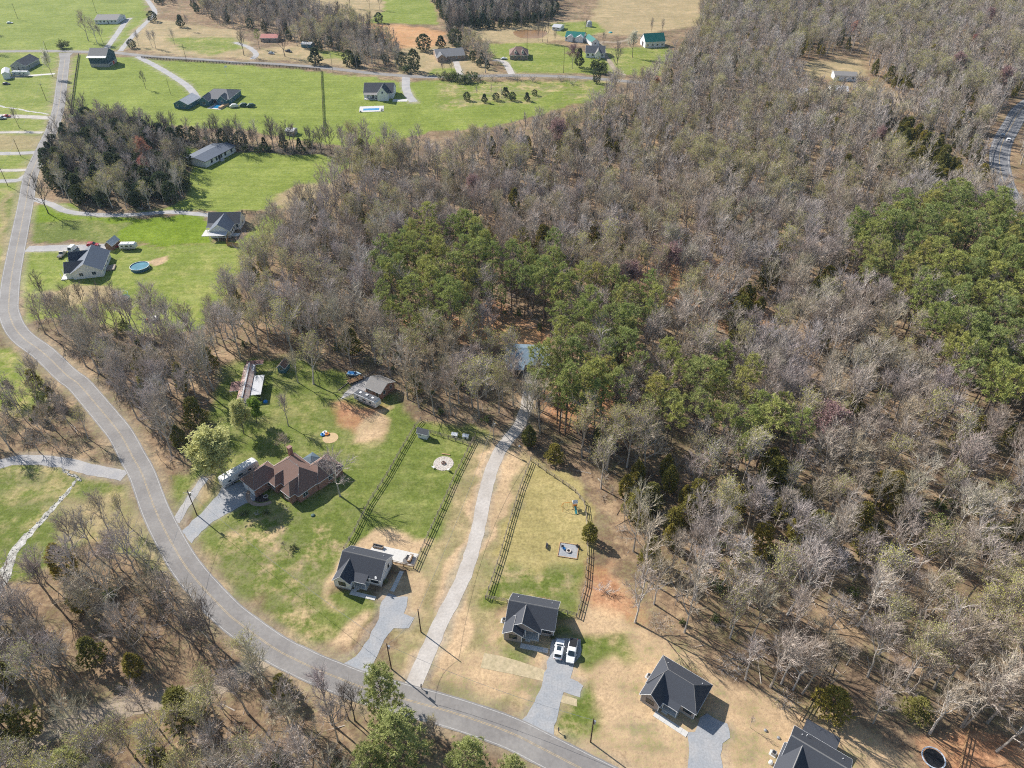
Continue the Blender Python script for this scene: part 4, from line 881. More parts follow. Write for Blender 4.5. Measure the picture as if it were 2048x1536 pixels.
# ------------------------------------------------------------------ buildings
def frame(FL, FR, BL, h=0.0):
    """ground corner, bearing, width and depth of a rectangle seen at height h"""
    a, b, c = P(*FL, h), P(*FR, h), P(*BL, h); ang = math.atan2(b[1]-a[1], b[0]-a[0]); w = math.hypot(b[0]-a[0], b[1]-a[1])
    d = -(c[0]-a[0])*math.sin(ang) + (c[1]-a[1])*math.cos(ang); return a, ang, w, d
class House:
    def __init__(s, name, label, cat, O, ang, wall, roof, trim=M_TRIM, group=None):
        s.r = thing(name, label, cat, (O[0], O[1], 0), ang, group); s.wall, s.roof, s.trim = wall, roof, trim
    def part(s, name, mb, m, parent=None): return mb.obj(name, m, parent or s.r)
    def box(s, name, x0, x1, y0, y1, z0, z1, m=None, parent=None): return s.part(name, MB().box(x0, x1, y0, y1, z0, z1), m or s.wall, parent)
    def gable(s, x0, x1, y0, y1, ze, zr, ax='x', ov=.4, og=.3, t=.16, wall=None, roof=None, z0=0, trim=True, noend=False):
        a0, a1, p0, p1 = (x0, x1, y0, y1) if ax == 'x' else (y0, y1, x0, x1); pm = (p0+p1)/2; m = (zr-ze)/(pm-p0)
        s.part('wall', MB().extr([(p0, z0), (p1, z0), (p1, ze-.02), (pm, zr-.02), (p0, ze-.02)], a0, a1, ax), wall or s.wall)
        lo = ze - m*ov
        rf = s.part('roof', MB().extr([(p0-ov, lo), (pm, zr), (p1+ov, lo), (p1+ov, lo+t), (pm, zr+t), (p0-ov, lo+t)], a0-og, a1+og, ax), roof or s.roof)
        if trim:
            s.part('ridge_cap', MB().extr([(pm-.14, zr+t-.14*m+.005), (pm, zr+t+.035), (pm+.14, zr+t-.14*m+.005)], a0-og, a1+og, ax), M_RIDGE if (roof or s.roof) in (M_SHING, M_SHINGG, M_SHINGB, M_SHINGT) else (roof or s.roof), rf)
            mb = MB()
            for p in (p0-ov, p1+ov):
                q = (p-.05, p-.004) if p < pm else (p+.004, p+.05)
                if ax == 'x': mb.box(a0-og, a1+og, q[0], q[1], lo-.06, lo+t-.03)
                else: mb.box(q[0], q[1], a0-og, a1+og, lo-.06, lo+t-.03)
            for a in (a0-og-.05, a1+og+.004): mb.extr([(p0-ov, lo-.05), (pm, zr-.05), (p1+ov, lo-.05), (p1+ov, lo+t-.02), (pm, zr+t-.02), (p0-ov, lo+t-.02)], a, a+.046, ax)
            s.part('fascia', mb, s.trim, rf)
        return rf
    def hip(s, x0, x1, y0, y1, ze, zr, ax='x', ov=.4, wall=None, roof=None, z0=0, inset=None, inset2=None):
        if wall is not False: s.part('wall', MB().box(x0, x1, y0, y1, z0, ze-.16), wall or s.wall)
        X0, X1, Y0, Y1 = x0-ov, x1+ov, y0-ov, y1+ov
        half = (Y1-Y0)/2 if ax == 'x' else (X1-X0)/2; i1 = half if inset is None else inset; i2 = i1 if inset2 is None else inset2
        xm, ym = (X0+X1)/2, (Y0+Y1)/2
        r = [(X0+i1, ym, zr), (X1-i2, ym, zr)] if ax == 'x' else [(xm, Y0+i1, zr), (xm, Y1-i2, zr)]
        b = [(X0, Y0), (X1, Y0), (X1, Y1), (X0, Y1)]
        v = [(x, y, ze-.14) for x, y in b] + [(x, y, ze) for x, y in b] + r
        f = [(3, 2, 1, 0)] + [(i, (i+1) % 4, 4+(i+1) % 4, 4+i) for i in range(4)]
        f += [(4, 5, 9, 8), (5, 6, 9), (6, 7, 8, 9), (7, 4, 8)] if ax == 'x' else [(4, 5, 8), (5, 6, 9, 8), (6, 7, 9), (7, 4, 8, 9)]
        mb = MB(); mb.add(v, f); rf = s.part('roof', mb, roof or s.roof)
        mb = MB()
        for (a, b2) in zip(b, b[1:] + b[:1]):
            x_0, x_1, y_0, y_1 = min(a[0], b2[0]), max(a[0], b2[0]), min(a[1], b2[1]), max(a[1], b2[1])
            mb.box(x_0-.05, x_1+.05, y_0-.05, y_1+.05, ze-.16, ze-.03) if False else None
        w_ = .045
        mb.box(X0-w_, X1+w_, Y0-w_, Y0-.003, ze-.15, ze-.01).box(X0-w_, X1+w_, Y1+.003, Y1+w_, ze-.15, ze-.01).box(X0-w_, X0-.003, Y0, Y1, ze-.15, ze-.01).box(X1+.003, X1+w_, Y0, Y1, ze-.15, ze-.01)
        s.part('fascia', mb, s.trim, rf)
        mb = MB(); mb.tube([Vector(q) for q in r], .06, 5)
        for c_, q in (((X0, Y0), 0), ((X1, Y0), 1 if ax == 'x' else 0), ((X1, Y1), 1), ((X0, Y1), 0 if ax == 'x' else 1)): mb.tube([(c_[0], c_[1], ze), r[q]], .05, 5)
        s.part('ridge_cap', mb, M_RIDGE, rf); return rf
    def shed(s, x0, x1, y0, y1, zf, zb, t=.14, roof=None, name='porch_roof', tr=True):
        mb = MB(); mb.add([(x0, y0, zf), (x1, y0, zf), (x1, y1, zb), (x0, y1, zb), (x0, y0, zf+t), (x1, y0, zf+t), (x1, y1, zb+t), (x0, y1, zb+t)],
            [(0, 3, 2, 1), (4, 5, 6, 7), (0, 1, 5, 4), (1, 2, 6, 5), (2, 3, 7, 6), (3, 0, 4, 7)]); rf = s.part(name, mb, roof or s.roof)
        if tr: s.part('fascia', MB().box(x0, x1, y0-.05, y0-.003, zf-.05, zf+t-.02), s.trim, rf)
        return rf
    def post(s, x, y, z0, z1, w=.15, m=None): return s.box('porch_post', x-w/2, x+w/2, y-w/2, y+w/2, z0, z1, m or s.trim)
    def opening(s, name, face, c, u, z, w, h, inner, fr=.07, mull=True, m=None):
        """frame proud of the wall with a recessed-looking pane; face S/N (wall at y=c) or W/E (wall at x=c)"""
        o = .05; mb, pn = MB(), MB()
        def bx(m_, u0, u1, za, zb, d0, d1):
            if face == 'S': m_.box(u0, u1, c-d1, c-d0, za, zb)
            elif face == 'N': m_.box(u0, u1, c+d0, c+d1, za, zb)
            elif face == 'W': m_.box(c-d1, c-d0, u0, u1, za, zb)
            else: m_.box(c+d0, c+d1, u0, u1, za, zb)
        a, b_ = u-w/2, u+w/2
        bx(mb, a-fr, b_+fr, z+h, z+h+fr, .003, o); bx(mb, a-fr, b_+fr, z-fr, z, .003, o+.02); bx(mb, a-fr, a, z, z+h, .003, o); bx(mb, b_, b_+fr, z, z+h, .003, o)
        if mull and w > 1.1: bx(mb, u-.035, u+.035, z, z+h, .003, o-.008)
        bx(pn, a, b_, z, z+h, .004, .022)
        f = s.part(name, mb, m or s.trim); s.part('pane' if name == 'window' else 'panel', pn, inner, f); return f
    def win(s, face, c, u, z=1.3, w=1.0, h=1.2, m=None, mull=True): return s.opening('window', face, c, u, z, w, h, M_GLASS, m=m, mull=mull)
    def door(s, face, c, u, w=.95, h=2.05, z=.45, inner=None): return s.opening('door', face, c, u, z, w, h, inner or M_DOOR, mull=False)
    def vent(s, x, y, z): return s.part('roof_vent', MB().cyl(x, y, z-.25, z+.3, .07, 8), M_TRIM)
    def found(s, *r):
        mb = MB()
        for x0, x1, y0, y1 in r: mb.box(x0-.03, x1+.03, y0-.03, y1+.03, 0, .42)
        return s.part('foundation', mb, M_FOUND)
    def corner(s, *pts):
        mb = MB()
        for x, y, z in pts: mb.box(x-.07, x+.07, y-.07, y+.07, .43, z)
        return s.part('corner_board', mb, s.trim)
def slab(name, label, h, x0, x1, y0, y1, z=.09, m=M_CONC, joints=0, parent_house=None):
    """concrete lying on the ground in a house's own frame, cut into panels"""
    t = thing(name, label, 'slab', h.r.location, h.r.rotation_euler.z)
    n_ = max(1, joints); L = (x1-x0) if (x1-x0) >= (y1-y0) else (y1-y0)
    for k in range(n_):
        if (x1-x0) >= (y1-y0): MB().box(x0+(x1-x0)*k/n_+.012, x0+(x1-x0)*(k+1)/n_-.012, y0, y1, 0, z).obj('panel', m, t)
        else: MB().box(x0, x1, y0+(y1-y0)*k/n_+.012, y0+(y1-y0)*(k+1)/n_-.012, 0, z).obj('panel', m, t)
    return t
def acunit(h, x, y, label):
    t = thing('air_conditioner', label, 'air conditioner'); t.location = h.r.matrix_basis @ Vector((x, y, 0)); t.rotation_euler = (0, 0, h.r.rotation_euler.z)
    MB().box(-.75, .55, -.6, .6, 0, .08).obj('pad', M_CONC, t); MB().box(-.4, .4, -.4, .4, .08, .85).obj('casing', M_STEEL, t)
    MB().cyl(0, 0, .85, .89, .32, 16).obj('fan_grille', M_BLACK, t); return t

# --- four near new houses on one plan
def plan_house(label, O, deg, wall, kind, found=True):
    h = House('house', label, 'house', O, R(deg), wall, M_SHING); zr = 5.35
    if kind == 'C': h.hip(0, 10.2, 2.7, 9.5, 2.95, 5.5, 'x', .4, inset=2.75)
    else: h.gable(0, 10.2, 2.7, 9.5, 2.95, zr, 'x')
    # bedroom wing with its own gable towards the road
    if kind in 'AC': h.gable(0, 3.85, 0, 5.6, 2.8, 4.6 if kind == 'A' else 4.85, 'y', .35)
    if kind == 'B':
        h.gable(0, 3.85, -.1, 3.2, 2.8, 4.15, 'y', .35)
        h.gable(-.05, 7.35, 1.35, 5.9, 2.72, 5.2, 'y', .3, og=.15, wall=wall, z0=2.6)
        for x in (4.4, 7.2): h.post(x, 1.3, .35, 2.75)
    if kind == 'D':
        h.gable(-.4, 4.6, -1.2, 5.4, 2.9, 5.0, 'y', .35)
        h.shed(1.2, 7.6, 9.3, 12.6, 2.35, 2.7, roof=M_SHING, name='deck_roof')
        for x in (1.5, 4.4, 7.4): h.post(x, 12.4, .4, 2.3, m=M_WOOD)
    if kind == 'A': h.shed(3.95, 7.35, .75, 3.0, 2.5, 3.12)
    if kind == 'C': h.shed(3.95, 7.4, .9, 3.0, 2.45, 3.0)
    if kind in 'ACD':
        for x in (4.3, 7.2): h.post(x, 1.05, .35, 2.5)
    h.found((0, 10.2, 2.7, 9.5), (0, 3.85, 0 if kind != 'D' else -1.2, 5))
    yf = {'A': 0, 'B': -.1, 'C': 0, 'D': -1.2}[kind]
    h.corner((0, yf, 2.7), (3.85, yf, 2.7), (10.2, 2.7, 2.8), (10.2, 9.5, 2.8), (0, 9.5, 2.8))
    h.win('S', yf, 1.95, 1.15, 1.6, 1.3, m=M_BLACK); h.win('S', 2.7, 8.75, 1.15, 1.7, 1.35, m=M_BLACK)
    h.win('E', 10.2, 7.2, 1.6, .6, .9, m=M_BLACK); h.win('W', 0, 3.5, 1.2, .9, 1.2, m=M_BLACK); h.win('W', 0, 7.5, 1.2, .9, 1.2, m=M_BLACK)
    h.win('N', 9.5, 2.0, 1.2, 1.2, 1.2, m=M_BLACK); h.door('N', 9.5, 6.6, 1.7)
    h.door('S', 2.7, 5.2); h.win('S', 2.7, 6.7, 1.1, .8, 1.2, m=M_BLACK)
    h.box('porch_floor', 3.95, 7.35, .9, 2.67, 0, .38, M_CONC); h.box('porch_step', 4.4, 5.6, .45, .895, 0, .2, M_CONC)
    h.vent(1.4, 8.2, 4.0); h.vent(8.9, 8.2, 4.0)
    # back steps with rails
    if kind in 'BC':
        d = h.box('back_deck', 5.4, 7.9, 9.55, 11.3, .3, .42, M_WOODN)
        for k in range(6): h.box('rail', 5.4 if k < 2 else (5.4 if k < 4 else 7.84), 7.9 if k < 2 else (5.46 if k < 4 else 7.9), 11.24 if k < 2 else 9.6, 11.3 if k < 2 else 11.2, .8+.4*(k % 2), .9+.4*(k % 2), M_WOODN, d)
        for x, y in ((5.43, 11.27), (7.87, 11.27), (6.6, 11.27)): h.box('rail_post', x-.06, x+.06, y-.06, y+.06, 0, 1.35, M_WOODN, d)
    return h
HA = plan_house('white sided house with charcoal roof and gable wing beside the fenced green yard', (-40.51, 101.28), -15.3, M_WHITE, 'A')
HB = plan_house('taupe house with charcoal roof and two cars parked in front', P(1008.3, 1278.2), -12.3, M_TAUPE, 'B')
HC = plan_house('taupe house with hipped charcoal roof standing alone on straw', P(1280.4, 1401.2), -36.5, M_TAUPE, 'C')
ex, ey = math.cos(R(-36)), math.sin(R(-36)); OD = (46.63 + 1.3*ex - 1.2*ey, 59.37 + 1.3*ey + 1.2*ex)
HD = plan_house('charcoal roofed house cut off by the bottom edge', OD, -36, M_GREYS, 'D')
# satellite dish, chimney pipe, gutters pieces on the white house
HA.part('satellite_dish', MB().tube([(9.4, 2.6, 3.2), (9.4, 2.5, 3.5), (9.35, 2.4, 3.56)], [.03, .1, .36], 12), M_TRIM)
HB.part('satellite_dish', MB().tube([(.1, 4.6, 3.3), (.1, 4.5, 3.65), (.05, 4.4, 3.7)], [.03, .1, .38], 12), M_TRIM)
HD.vent(2.2, 8.6, 4.1)
slab('concrete_patio', 'pale concrete patio behind the white house', HA, 3.4, 15.2, 9.95, 13.7, joints=4)
slab('concrete_walk', 'concrete walk along the front of the white house', HA, 3.95, 10.2, -1.1, -.05, joints=5)
slab('concrete_walk', 'narrow concrete path from the patio gate to the gravel', HA, 12.55, 13.55, 2.2, 8.0, joints=5)
slab('concrete_walk', 'short concrete entry walk at the white house porch', HA, 4.0, 5.2, -.02, .44, joints=1)
slab('concrete_walk', 'concrete walk in front of the taupe house with cars', HB, 3.7, 9.7, -1.35, -.2, joints=5)
slab('concrete_walk', 'concrete walk in front of the hipped taupe house', HC, 3.5, 10.6, -1.3, -.1, joints=6)
acunit(HA, -.9, 5.0, 'grey air conditioner at the left wall of the white house'); acunit(HB, -.95, 4.3, 'air conditioner on a pad left of the taupe house with cars')
acunit(HC, -.95, 5.5, 'air conditioner left of the hipped taupe house'); acunit(HD, -1.6, 3.9, 'air conditioner beside the house at the bottom edge')

# --- brick house with the many-hipped brown roof
hb = House('house', 'red brick house with sprawling brown hipped roof', 'house', P(460+375/7.877, 860+1020/7.877), R(-40), M_BRICK, M_SHINGB, M_TRIM)
hb.hip(-4.5, 1.35, 0, 8.0, 2.9, 5.5, 'y', .35, inset=2.7, inset2=2.7)
hb.hip(-1.6, 11.6, 6.1, 14.6, 2.95, 7.0, 'x', .4)
hb.hip(1.95, 4.4, 4.2, 10, 2.93, 5.0, 'y', .3, inset=1.6, inset2=.1)
hb.hip(6.9, 10.3, 4.4, 10, 2.94, 5.6, 'y', .3, inset=1.9, inset2=.1)
hb.hip(5.4, 11.9, 12.0, 19.9, 2.92, 6.0, 'y', .35)
hb.part('chimney', MB().box(-.9, .1, 12.6, 13.6, 0, 7.2).box(-1.0, .2, 12.5, 13.7, 7.2, 7.4), M_BRICK)
hb.win('E', 1.35, 4.6, 1.1, 1.4, 1.3); hb.win('S', 4.2, 3.2, 1.1, 1.2, 1.4); hb.win('S', 4.4, 8.6, 1.0, 1.6, 1.5); hb.win('E', 11.6, 8.0, 1.1, 1.4, 1.4); hb.door('S', 6.1, 5.65, 1.5, 2.1, .2)
hb.win('E', 11.9, 16, 1.1, 1.4, 1.3)
for u in (-3.05, -.4): hb.door('S', 0, u, 2.2, 2.1, .05, M_TRIM)
for p in ((2.2, 10.2, 6.9), (6.4, 10.5, 7.0), (8.6, 9.0, 5.9), (-1.6, 5.4, 5.4)): hb.vent(*p)
# curved walk and planting bed
arc = [(1.5 + 4.6*math.cos(t)*.9, 2.2 + 4.2*math.sin(t)) for t in [R(a) for a in range(-170, -5, 8)]]
mb = MB(); strip_mesh(mb, arc, 1.1, .06); o = mb.obj('brick_walk', M_BRICKT); o.location = hb.r.location; o.rotation_euler = (0, 0, R(-40)); tag(o, 'curved brick walk in front of the brown roofed house', 'path', kind='structure')
o = sheet('planting_bed', [(1.5 + 3.6*math.cos(R(a))*.9, 2.2 + 3.4*math.sin(R(a))) for a in range(-170, -9, 10)], .03, M_MULCH); o.location = hb.r.location; o.rotation_euler = (0, 0, R(-40)); tag(o, 'dark mulch bed inside the curved walk', 'planting bed', kind='structure')
t = thing('planter_ring', 'round stone planter in the dark bed by the brick house', 'planter'); t.location = hb.r.matrix_basis @ Vector((3.0, 1.6, .03))
mb = MB(); mb.tube([(.55*math.cos(R(a)), .55*math.sin(R(a)), .12) for a in range(0, 361, 30)], .13, 6); mb.obj('stone_rim', M_STONE, t); MB().cyl(0, 0, 0, .14, .45, 12).obj('soil', M_MULCH, t)

# --- generic builder for the other houses
def fh(name, label, cat, FL, FR, BL, hh, wall, roof, ze, zr, ax='x', typ='gable', ov=.4, wins=3, doors=1, side=2, ew=True, trim=M_TRIM, inset=None):
    O, ang, w, d = frame(FL, FR, BL, hh); h = House(name, label, cat, O, ang, wall, roof, trim); h.w, h.d = w, d
    (h.gable if typ == 'gable' else h.hip)(0, w, 0, d, ze, zr, ax, ov, **({'inset': inset} if typ == 'hip' and inset else {}))
    for k in range(wins): h.win('S', 0, w*(k+.5)/wins if k != wins//2 or not doors else w*(k+.5)/wins + .0, 1.2, min(1.3, w/wins*.5), 1.25) if not (doors and k == wins//2) else h.door('S', 0, w*(k+.5)/wins, .95, 2.05, .2)
    for k in range(side): h.win('E', w, d*(k+.5)/side, 1.2, .9, 1.2)
    return h
# dark roofed house with the round pool
def cframe(u, v, hh, deg, w, d):
    c = P(u, v, hh); a = R(deg); return (c[0] - w/2*math.cos(a) + d/2*math.sin(a), c[1] - w/2*math.sin(a) - d/2*math.cos(a))
w, d = 12.5, 15.5
h = House('house', 'house with slate roof beside the round pool', 'house', cframe(181, 537, 0, 14, w, d), R(14), M_WHITE, M_SHING)
h.gable(2.0, w, 0, d, 2.8, 6.0, 'y', .4, roof=M_SHINGN); h.gable(-.5, 7.5, 1.0, 7.5, 2.8, 5.4, 'x', .35); h.gable(-.5, 7.5, 9.0, d-.3, 2.75, 5.6, 'x', .35)
h.box('porch_floor', -2.6, -.55, .5, d-1, 0, .3, M_CONC); h.shed(-2.6, 2.2, 7.3, 9.2, 2.5, 2.6)
for y in (1.2, 4.5, 8.2, 12.0): h.post(-2.4, y, .3, 2.55)
h.win('S', 0, 5.0, 1.2, 1.3, 1.2); h.win('S', 0, 9.5, 1.2, 1.3, 1.2)
for k in range(4): h.win('E', w, 2.2 + 3.6*k, 1.2, 1.0, 1.2)
h.door('W', -.5, 4.0); h.win('W', -.5, 11.5, 1.1, 1.6, 1.3); h.box('back_deck', w+.06, w+3, 4, 8, 0, .5, M_WOOD)
# white gabled house on the bright lawn
h = House('house', 'white house with black roof and crossed gables on the bright lawn', 'house', P(422, 476), R(2), M_WHITE, M_SHING); hw_ = 8.2
h.gable(-2.6, 10.4, 7.5, 15.5, 3.0, 6.0, 'x', .4); h.gable(0, hw_, 0, 11.2, 3.0, 5.9, 'y', .35, roof=M_SHINGN)
h.shed(.4, hw_-.6, -3.2, -.2, 2.45, 2.7, roof=M_METL, name='patio_cover')
for x in (.7, hw_/2, hw_-.9): h.post(x, -3.0, 0, 2.45)
h.shed(-2.8, .2, 4.5, 7.7, 2.4, 3.0); h.post(-2.6, 4.7, 0, 2.4)
for k in range(3): h.win('E', hw_, 1.6 + 2.2*k, 1.2, 1.0, 1.3)
h.win('E', 10.4, 11.5, 1.2, 1.2, 1.3); h.win('S', 0, 2.0, 1.2, 1.2, 1.2); h.door('S', 0, 5.6, 1.8)
h.box('porch_floor', -4.4, -.06, 1.5, 7.4, 0, .12, M_CONC); h.box('side_step', hw_+.06, hw_+3.0, 1.0, 3.4, 0, .35, M_CONC); h.win('S', 7.5, 9.3, 1.2, .9, 1.2)
# long white building with the slate roof
w, d = 13.0, 21.0
h = House('house', 'long white building with low slate roof beside the dark grove', 'house', cframe(419, 311, 1.5, -22, w, d), R(-22), M_WHITE, M_SHINGN, M_BLACK); h.w, h.d = w, d
h.gable(0, w, 0, d, 3.0, 4.1, 'y', .5); h.gable(3, w-.5, d-3, d+2.2, 3.0, 3.9, 'y', .4)
for k in (1, 2.2, 2.8, 3.4, 4.4): h.win('E', h.w, h.d*(k+.5)/7, 1.0, 1.1, 1.5)
h.door('E', h.w, h.d*.49, 1.0); h.win('E', h.w, h.d*.93, 1.0, 1.1, 1.5); h.box('side_step', h.w+.06, h.w+2, h.d*.44, h.d*.54, 0, .4, M_CONC)
# blue-green house with the kidney pool
h = fh('house', 'blue-green house with two front gables above its swimming pool', 'house', (403, 197), (458, 198.5), (407, 178), 3.0, M_BLUES, M_SHINGG, 3.1, 6.2, 'x', 'hip', wins=0, inset=5)
h.gable(.2, 6.0, -4.5, 4, 3.1, 5.4, 'y'); h.gable(10.5, 16, -2.0, 4, 3.1, 5.4, 'y'); h.win('S', -4.5, 3.1, 1.0, 1.6, 1.4); h.win('S', -2, 13.2, 1.0, 1.4, 1.6); h.win('E', h.w, 3, 1.1, 1.2, 1.4); h.door('S', 0, 8, 2.0)
fh('garage', 'detached garage with pale lit roof slope beside the blue-green house', 'garage', (347, 207), (375, 209), (361, 192), 2.8, M_BLUES, M_METL, 2.8, 5.0, 'y', wins=2, doors=0)
# barn of dark boards with a pale stone footing
O, ang, w, d = frame((182.5, 134.2), (218.1, 134.2), (190, 116), 0); d = 13.5
h = House('barn', 'tall dark blue barn with grey broken roof beside the far junction', 'barn', O, ang, M_BARNB, M_METL)
h.box('stone_base', -.06, w+.06, -.06, d+.06, 0, 2.2, M_FOUND); h.gable(0, w, 0, d, 6.6, 10.6, 'x', .5, roof=M_SHINGT); h.shed(-.5, w+.5, -1.9, .2, 6.3, 7.0, roof=M_METL, name='eave_roof')
for k in range(3): h.win('E', w+.06, 1.6+1.6*k, .4, .9, 1.5)
h.door('E', w+.06, 8, 2.6, 2.0, .05, M_REDP)
# others
fh('house', 'white ranch house with brown-grey roof at the top left', 'house', (191, 48), (236, 47.5), (197, 38), 0, M_WHITE, M_SHINGT, 3.0, 5.2, 'x', wins=6)
fh('house', 'grey sided house with dark roof left of the far junction', 'house', (24.2, 141.7), (54, 141.7), (33, 127), 0, M_GREYS, M_SHING, 3.2, 6.2, 'y', wins=3)
fh('shed', 'white metal shed beside the grey house at the left edge', 'shed', (8, 159), (21, 157.5), (10, 149), 0, M_WHITE, M_METL, 3.6, 4.4, 'y', wins=0, doors=0, side=0)
h = fh('house', 'white house with dark roof and tall front gable beside the field pool', 'house', (729, 197), (787, 197), (733, 184), 0, M_WHITE, M_SHING, 3.4, 7.4, 'x', wins=0, side=0)
h.gable(h.w*.5, h.w*.86, -5.0, 4, 4.2, 8.0, 'y', .3); h.shed(.2, h.w*.5, -3.0, .2, 2.9, 3.4, roof=M_SHINGT)
for k in range(4): h.post(.5 + k*3.2, -2.8, .3, 2.9)
h.box('porch_floor', .2, h.w*.5-.05, -2.9, -.05, 0, .35, M_CONC); h.win('S', -5, h.w*.68, 4.4, 1.0, 1.2); h.win('S', 0, 2.6, 1.2, 1.4, 1.4); h.door('S', 0, 5.5, 1.2); h.win('S', 0, 8.4, 1.2, 1.4, 1.4)
h.box('garage_pad', h.w+.05, h.w+9, -6, -1.5, 0, .08, M_CONC)
h = fh('house', 'long brick ranch house with grey roof among the far lawns', 'house', (874, 122.5), (930, 119), (878, 108), 0, M_BRICKT, M_SHINGG, 3.0, 5.6, 'x', wins=5)
h.gable(.2, 6.4, -3.0, 5, 3.0, 5.0, 'y'); h.win('S', -3, 3.2, 1.1, 1.8, 1.4)
h = fh('house', 'brown hipped house with two small dormers in the far field', 'house', (1019.7, 119.3), (1056, 119.3), (1022, 108), 0, M_BRICKT, M_SHINGB, 3.0, 7.0, 'x', 'hip', wins=5, inset=5)
for x in (4.0, 9.0): h.gable(x-.7, x+.7, 1.0, 4, 5.0, 5.9, 'y', .2, .15, wall=M_WHITE); h.win('S', 1.0, x, 4.0, .7, .9)
h = fh('house', 'white house with dark green roof and pale dormers at the far top', 'house', (1130, 82), (1166, 84.5), (1134, 74), 0, M_WHITE, M_METG, 3.0, 5.6, 'x', wins=5)
h.gable(2, 6, -1.4, 4, 3.4, 4.6, 'y', .2, roof=M_METL); h.gable(9, 14, -1.4, 4, 3.4, 4.6, 'y', .2, roof=M_METL)
fh('house', 'white cottage with bright green metal roof behind the dark roofed house', 'house', (1183, 92.5), (1198, 91.5), (1174, 82), 0, M_WHITE, M_METG, 3.0, 4.8, 'y', wins=1, doors=0)
h = fh('house', 'white farmhouse with dark patched roof behind the lawn trees', 'house', (1171, 115), (1209, 116), (1175, 104), 0, M_WHITE, M_SHING, 3.2, 6.2, 'x', wins=4)
h.gable(h.w*.5, h.w*.8, -3, 5, 3.2, 5.6, 'y', .3, roof=M_SHINGT)
h = fh('barn', 'white barn with dark green metal roof near the far woods', 'barn', (1290, 96), (1329, 94), (1284, 88), 0, M_WHITE, M_METG, 4.2, 8.6, 'x', wins=4, doors=0, side=0); h.door('W', 0, h.d/2, 3.0, 3.2, .05)
fh('shed', 'small pale shed on the far lawn near the pond', 'shed', (1104, 60.5), (1120, 62), (1106, 54), 0, M_WHITE, M_METL, 2.4, 3.4, 'x', wins=2, doors=0, side=0)
fh('house', 'low house with faded red roof under the far trees', 'house', (522, 84), (556, 84), (524, 77), 0, M_BRICKT, mat('faded_red_roof', (0.42, 0.15, 0.12), .7, .15, .5), 2.8, 4.4, 'x', wins=3)
fh('shed', 'low teal shed under the far trees right of the red roof', 'shed', (603, 95), (622, 96), (606, 90), 0, M_BLUES, M_METL, 2.4, 3.2, 'x', wins=1, doors=0, side=0)
fh('shed', 'small grey shed in the creekside trees', 'shed', (572, 271), (588, 272), (575, 264), 0, M_GREYS, M_METL, 2.4, 3.2, 'x', wins=0)
for lb, a, b_, c in (('white roofed building left of the clearing in the far wood', (1582, 197), (1614, 199), (1586, 187)), ('wide white roofed building in the far wood clearing', (1660, 192), (1694, 194), (1664, 182)), ('grey roofed shed behind the white roofs in the far wood', (1667, 161), (1712, 163), (1670, 153))):
    fh('building', lb, 'building', a, b_, c, 0, M_WHITE, M_METL if 'grey' not in lb else M_SHINGT, 3.4, 4.6, 'x', wins=3)
for lb, a, b_, c in (('pale house showing through the far right woods', (1910, 128), (1935, 128), (1914, 120)), ('house with a pale wall at the far right edge', (2030, 158), (2062, 160), (2034, 148))):
    fh('house', lb, 'house', a, b_, c, 0, M_WHITE, M_SHINGT, 3.4, 5.4, 'x', wins=3)
# house in the wood with the blue-grey metal roof
h = fh('house', 'house in the wood with blue-grey metal roof at the lane end', 'house', (1012, 726), (1096, 731), (1010, 688), 2.8, M_TAUPE, M_METB, 2.9, 5.2, 'x', wins=4)
h.shed(1, h.w*.45, -2.6, -.3, 2.3, 2.75, roof=M_METB)
for x in (1.3, h.w*.43): h.post(x, -2.4, 0, 2.3)
# long rusty-roofed trailer house: every roof sheet its own piece
O, ang, w, d = frame((472.5, 809), (494, 807), (490.5, 731), 2.7)
h = House('trailer_house', 'long narrow house with rusty striped sheet roof', 'house', O, ang, M_GREYS, M_RUST); h.box('wall', .15, w-.15, .15, d-.15, 0, 2.6, M_GREYS)
h.part('gable_wall', MB().extr([(.15, 2.6), (w-.15, 2.6), (w/2, 3.45)], .15, .5, 'y'), M_GREYS)
nS = 22; sh = d/nS
mL = MB(); mL.add([(-.25, 0, 2.62), (w/2, 0, 3.55), (w/2, sh-.03, 3.55), (-.25, sh-.03, 2.62), (-.25, 0, 2.67), (w/2, 0, 3.6), (w/2, sh-.03, 3.6), (-.25, sh-.03, 2.67)], [(0, 3, 2, 1), (4, 5, 6, 7), (0, 1, 5, 4), (1, 2, 6, 5), (2, 3, 7, 6), (3, 0, 4, 7)])
meL = mL.mesh('roof_sheet', M_RUST); mR = MB(); mR.add([(w-x, y, z) for x, y, z in mL.v], [tuple(reversed(f)) for f in mL.f]); meR = mR.mesh('roof_sheet', M_RUST)
for k in range(nS):
    for me_ in (meL, meR): o = link('roof_sheet', me_, h.r, (0, k*sh, .012*(k % 2)))
h.part('ridge_cap', MB().box(w/2-.22, w/2+.22, 0, d, 3.6, 3.66), M_METL); h.box('white_patch', w/2+.3, w+.1, d-3.6, d-.4, 3.0, 3.05, M_METL)
h.shed(-3.2, -.3, d*.38, d*.62, 2.1, 2.1, roof=mat('brown_sheet', (0.20, 0.10, 0.08), .6, .1, .6), name='lean_to_roof'); 
for x, y in ((-3.0, d*.39), (-3.0, d*.61)): h.post(x, y, 0, 2.1, m=M_WOOD)
h.shed(w+.3, w+3.4, d*.22, d*.72, 2.3, 2.3, roof=M_METL, name='carport_roof')
for x, y in ((w+.5, d*.23), (w+3.2, d*.23), (w+.5, d*.71), (w+3.2, d*.71)): h.post(x, y, 0, 2.3, m=M_STEEL)
h.shed(.2, w+2.4, d+.1, d+2.2, 2.6, 2.7, roof=mat('brown_sheet', (0.2, .1, .08)), name='porch_roof')
